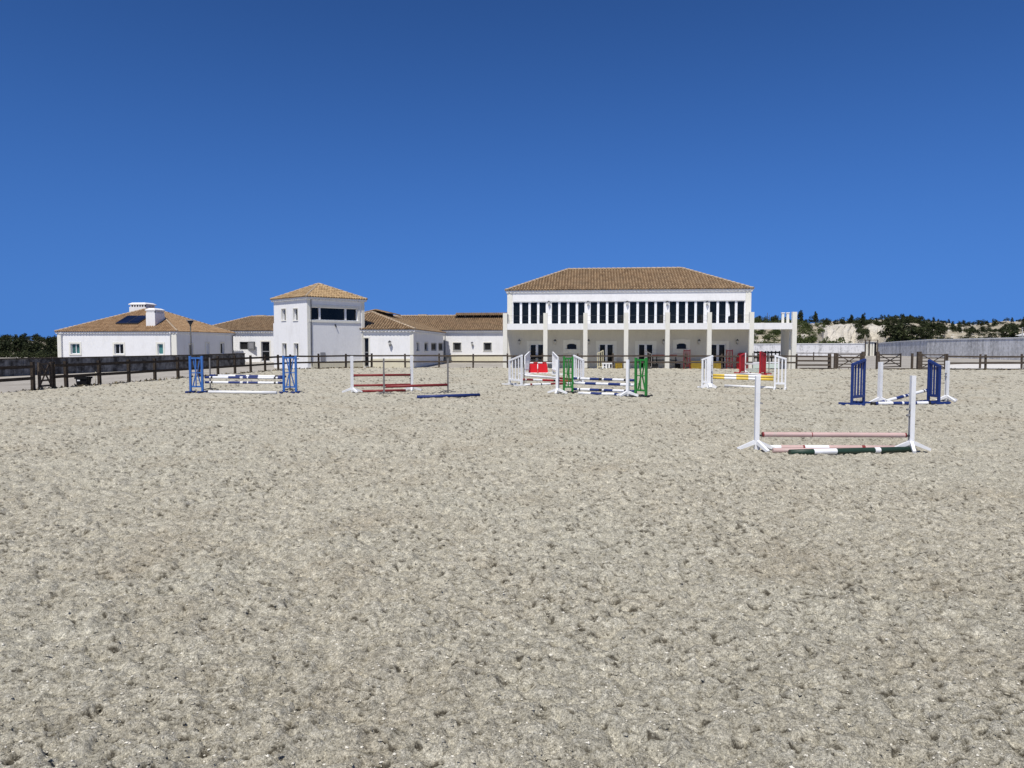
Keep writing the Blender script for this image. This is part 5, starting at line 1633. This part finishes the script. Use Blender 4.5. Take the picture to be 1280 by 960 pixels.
# -- red pole jump with grey stands and blue ground pole
q0, q1 = gnd(440.2, 490.8), gnd(514.8, 488.8); dn = (q1 - q0).normalized()
jump_stand(q0, dn, zat(445, q0.y), 'p_white', 'white jump stand left of the maroon poles', 0.095, 0.38, (0.6, 0.25))
jump_stand(q1, -dn, zat(444.5, q1.y), 'p_white', 'white jump stand right of the maroon poles', 0.095, 0.38, (0.6, 0.5, 0.25))
yA, yB = q0.y, q1.y
jump_pole(Vector((*at(441.5, yA).to_2d(), zat(469.2, yA))), Vector((*at(514, yB).to_2d(), zat(468.6, yB))), [(0.5, 'p_maroon'), (1, 'p_maroon')], 'upper maroon pole between the two white stands', 0.045)
jump_pole(Vector((*at(441.5, yA).to_2d(), zat(482.0, yA))), Vector((*at(514, yB).to_2d(), zat(480.8, yB))), [(0.5, 'p_maroon'), (1, 'p_maroon')], 'lower maroon pole between the two white stands', 0.045)
jump_pole(gnd(449.5, 489.0, 0.045), gnd(507, 487.8, 0.045), [(1, 'p_maroon')], 'maroon pole on the sand between the two white stands', 0.045)
q0, q1 = gnd(480, 493), gnd(560, 490.8); dn = (q1 - q0).normalized()
jump_stand(q0, dn, zat(448, q0.y), 'p_grey', 'weathered grey stand in front of the maroon poles', 0.05, 0.32, (0.25,), thin=True)
jump_stand(q1, -dn, zat(448, q1.y), 'p_grey', 'weathered grey stand above the blue ground pole', 0.05, 0.32, (0.3,), thin=True)
jump_pole(Vector((*at(482, q0.y).to_2d(), zat(483.3, q0.y))), Vector((*at(559, q1.y).to_2d(), zat(481.0, q1.y))), [(0.5, 'p_maroon'), (1, 'p_maroon')], 'maroon pole slung between the two grey stands', 0.05)
jump_pole(gnd(521.5, 496.2, 0.05), gnd(599.5, 493.6, 0.05), [(0.5, 'p_navy'), (1, 'p_navy')], 'plain navy pole lying on the sand by the grey stand', 0.055)

# -- blue jump at the left
a_ = gnd(238.5, 490.5); c_ = gnd(253.3, 490.5)
lattice_wing(a_, c_, zat(445, a_.y), 'p_blue', 'mid blue lattice wing on the left of the navy and white poles', 'p_navy')
d_ = gnd(355.0, 491.0); e_ = gnd(370.3, 491.0)
lattice_wing(d_, e_, zat(444.5, d_.y), 'p_blue', 'mid blue lattice wing on the right of the navy and white poles', 'p_navy')
ya = a_.y + 0.1
jump_pole(Vector((*at(256, ya).to_2d(), zat(471.6, ya))), Vector((*at(353.5, ya).to_2d(), zat(472.4, ya))), NB, 'front top navy and white pole between the blue wings', 0.045)
jump_pole(Vector((*at(256, ya).to_2d(), zat(477.8, ya))), Vector((*at(353.5, ya).to_2d(), zat(478.6, ya))), NB, 'lower navy and white pole between the blue wings', 0.045)
yr = ya + 1.0
jump_pole(Vector((*at(262, yr).to_2d(), zat(469.4, yr))), Vector((*at(357, yr).to_2d(), zat(470.6, yr))), [(0.08, 'p_navy'), (0.11, 'p_black'), (0.34, 'p_white'), (0.48, 'p_navy'), (0.52, 'p_white'), (0.64, 'p_navy'), (0.86, 'p_white'), (0.9, 'p_black'), (1, 'p_navy')], 'rear top navy and white pole between the blue wings', 0.045)
jump_pole(gnd(261, 489.8, 0.055), gnd(346, 490.8, 0.055), [(1, 'p_white')], 'plain white pole on the sand between the blue wings', 0.055)
q0 = gnd(263, 488.0); q1 = gnd(362.5, 488.6); dn = (q1 - q0).normalized()
jump_stand(q0, dn, zat(447, q0.y), 'p_grey', 'thin grey stand just right of the left blue wing', 0.045, 0.32, (0.6,), 'dark_metal', thin=True)
jump_stand(q1, -dn, zat(449, q1.y), 'p_grey', 'thin grey stand hidden behind the right blue wing', 0.045, 0.32, (0.6,), 'dark_metal', thin=True)

# ------------------------------------------------------------------ tub by the left fence
p = onL(111.5) + Vector((-0.36, 0.15, GZ))
tub = thing('water_tub', 'black plastic tub standing behind the left fence', 'tub', p, R(8))
wd, hh = 0.46, 0.50
b = B()
q = [(-wd / 2 * 0.82, -0.2), (wd / 2 * 0.82, -0.2), (wd / 2 * 0.82, 0.2), (-wd / 2 * 0.82, 0.2)]; q2 = [(-wd / 2, -0.26), (wd / 2, -0.26), (wd / 2, 0.26), (-wd / 2, 0.26)]
b.hexa([(*v, 0.0) for v in q] + [(*v, hh) for v in q2], 'plastic_black'); b.build('tub_body', tub)
b = B()
for (x0, x1, y0, y1) in ((-0.26, 0.26, -0.295, -0.262), (-0.26, 0.26, 0.262, 0.295), (-0.265, -0.232, -0.26, 0.26), (0.232, 0.265, -0.26, 0.26)): b.box(x0, x1, y0, y1, hh - 0.05, hh + 0.03, 'plastic_black')
b.build('rim', tub)
b = B(); b.box(-0.15, -0.03, -0.30, -0.296, hh - 0.14, hh - 0.09, 'p_white'); b.build('tag', tub)
sc_ = thing('manure_scoop', 'black scoop with a thin upright handle beside the tub', 'scoop', p + Vector((0.42, 0.15, 0)), 0)
b = B(); b.hexa([(-0.14, -0.14, 0), (0.14, -0.14, 0), (0.14, 0.14, 0), (-0.14, 0.14, 0), (-0.05, -0.06, 0.17), (0.1, -0.06, 0.2), (0.1, 0.1, 0.2), (-0.05, 0.1, 0.17)], 'plastic_black'); b.build('scoop_pan', sc_)
b = B(); b.tube([(0.02, 0, 0.15), (0.03, 0.02, 0.75)], 0.014, 'p_cream', 6); b.build('handle', sc_)

# ------------------------------------------------------------------ things stored under the balcony
def vp(u, w): return MO + Wv * w + U * lu(u, MO + Wv * w, U) + Vector((0, 0, 0))
def vbox(name, label, cat, ua, ub, va, vb, w, depth, mat, planks=0):
    p = vp(ua, w); q = vp(ub, w); L = (q - p).length; z1 = zat(va, p.y); z0 = MO.z + fl
    if vb: z0 = max(z0, zat(vb, p.y))
    t = thing(name, label, cat, (p.x, p.y, z0), ROT, 'jump gear under the balcony')
    h = z1 - z0
    if planks:
        for i in range(planks):
            b = B(); b.box(0, L, 0, depth, h * i / planks + 0.012, h * (i + 1) / planks - 0.012, mat); b.build('plank', t)
        b = B()
        for x in (0.1, L - 0.1): b.box(x - 0.05, x + 0.05, -0.03, -0.002, 0, h, mat)
        b.build('batten', t)
    return t, L, h
def bench(label, ua, ub, va, w, mat='p_black', topmat=None):
    t, L, h = vbox('bench', label, 'bench', ua, ub, va, None, w, 0.4, mat)
    b = B(); b.box(0, L, 0, 0.45, h - 0.06, h, topmat or mat); b.build('seat', t)
    for x in (0.1, L - 0.1):
        b = B(); b.box(x - 0.04, x + 0.04, 0.05, 0.40, 0, h - 0.062, mat); b.build('leg', t)
    b = B(); b.box(0.06, L - 0.06, 0.2, 0.25, h * 0.35, h * 0.42, mat); b.build('stretcher', t)
    b = B(); b.box(0, L, 0.47, 0.5, h + 0.12, h + 0.34, mat); b.build('backrest', t)
    for x in (0.15, L - 0.15):
        b = B(); b.box(x - 0.03, x + 0.03, 0.44, 0.469, h - 0.1, h + 0.34, mat); b.build('back_post', t)
bench('black bench against the wall under the leftmost balcony bay', 640, 655, 451, 1.75)
bench('black bench with a grey seat in front of the leftmost glazed door', 663, 680, 449.5, 1.75, 'p_black', 'p_grey')
def stored_wing(ulo, uhi, vlo, vhi, w, n, mat, label, dw=0.0):
    lo, hi = vp(ulo, w), vp(uhi, w + dw); lo.z = hi.z = 0
    t = picket_wing(lo, hi, zat(vlo, lo.y) - MO.z - fl, zat(vhi, hi.y) - MO.z - fl, n, mat, label, None, 0.06, 0.12, 'jump gear under the balcony', 0.2)
    t.location.z = MO.z + fl
stored_wing(747, 753.8, 442, 438.3, 0.9, 2, 'p_cream', 'cream picket wing stored in front of the second glazed door')
stored_wing(814.3, 806, 443.2, 438.5, 0.9, 2, 'p_grey', 'grey picket wing stored in front of the third glazed door')
# white cavaletti crate
t, L, h = vbox('cavaletti', 'small white cavaletti frame beside the cream wing', 'cavaletti', 752.5, 767, 453.6, None, 0.6, 0.4, 'p_white')
for x in (0.08, L * 0.38, L * 0.62, L - 0.08):
    b = B(); b.box(x - 0.06, x + 0.06, 0, 0.06, 0, h - 0.1, 'p_white'); b.build('leg', t)
b = B(); b.box(0, L, -0.01, 0.3, h - 0.098, h, 'p_white'); b.build('top_board', t)
b = B(); b.box(0, L * 0.45, 0.07, 0.1, h * 0.3, h * 0.45, 'p_white'); b.build('cross_bar', t)
for ua, ub, va, lab, m_ in ((769, 778, 453, 'stack of yellow planks just left of the fourth column', 'p_yellow'), (863.5, 878, 451.2, 'stack of yellow planks right of the first red lattice wing', 'p_yellow'), (889.5, 902, 451.5, 'stack of ochre planks in front of the last glazed door', 'p_yellow')):
    vbox('plank_stack', lab, 'planks', ua, ub, va, None, 1.78, 0.35, m_, 4)
# rail rack: red and black poles on posts
t, L, h = vbox('pole_rack', 'rack carrying a red rail over a black rail across the fifth column', 'rack', 814.5, 846.5, 443.6, None, 1.75, 0.2, 'p_black')
for z, m_ in ((h - 0.03, 'p_red'), (h - 0.42, 'p_black'), (h - 0.62, 'p_black')):
    b = B(); b.tube([(0, 0.1, z), (L, 0.1, z)], 0.045, m_, 10); b.build('rail', t)
for x in (0.1, L * 0.2, L - 0.1):
    b = B(); b.box(x - 0.04, x + 0.04, 0.16, 0.22, 0, h + 0.01, 'p_black'); b.build('upright', t)
b = B(); b.box(0.0, 0.5, -0.1, 0.14, 0.0, h * 0.35, 'p_black'); b.build('foot_block', t)
t, L, h = vbox('storage_box', 'small black box on the floor right of the fifth column', 'box', 844.5, 850.5, 454.8, None, 1.8, 0.3, 'p_black')
b = B(); b.box(0, L, 0, 0.3, 0, h - 0.06, 'plastic_black'); b.build('box_body', t)
b = B(); b.box(-0.02, L + 0.02, -0.02, 0.32, h - 0.058, h, 'plastic_black'); b.build('lid', t)
def stored_lattice(ua, ub, v, w, lab):
    p, q = vp(ua, w), vp(ub, w); t = lattice_wing(p, q, zat(v, p.y) - MO.z - fl, 'p_red', lab, None, 'jump gear under the balcony', 0.06); t.location.z = MO.z + fl
stored_lattice(854.7, 862.2, 437, 1.85, 'red lattice wing stored left of the sixth column')
stored_lattice(908, 915.2, 437, 1.85, 'red lattice wing stored beside the last glazed door')
t, L, h = vbox('jump_filler', 'dark red arched filler stored behind the left red wing', 'jump filler', 921, 935.5, 441, None, 1.7, 0.3, 'p_red')
b = B(); n = 8
for i in range(n):
    xa, xb = L * i / n, L * (i + 1) / n
    c = lambda x: h * (0.72 + 0.28 * math.sqrt(max(0, 1 - ((x / L) * 2 - 1) ** 4)))
    b.hexa([(xa, 0, 0), (xb, 0, 0), (xb, 0.25, 0), (xa, 0.25, 0), (xa, 0, c(xa)), (xb, 0, c(xb)), (xb, 0.25, c(xb)), (xa, 0.25, c(xa))], 'p_red')
b.build('filler_panel', t)
# black hurdles beyond the open bay
for ua, ub, w, lab in ((941.5, 958, 3.4, 'black hurdle with upright bars left inside the open bay'), (959, 975, 3.6, 'black hurdle with upright bars right inside the open bay')):
    p, q = vp(ua, w), vp(ub, w); L = (q - p).length; z1 = zat(439.5, p.y) - GZ
    t = thing('hurdle', lab, 'hurdle', (p.x, p.y, GZ), ROT, 'black hurdles')
    for z in (z1, z1 - 0.45):
        b = B(); b.box(0, L, -0.03, 0.03, z - 0.10, z, 'p_black'); b.build('rail', t)
    for i in range(4):
        x = 0.05 + (L - 0.1) * i / 3; b = B(); b.box(x - 0.05, x + 0.05, 0.031, 0.08, 0, z1 + 0.05, 'p_black'); b.build('upright', t)
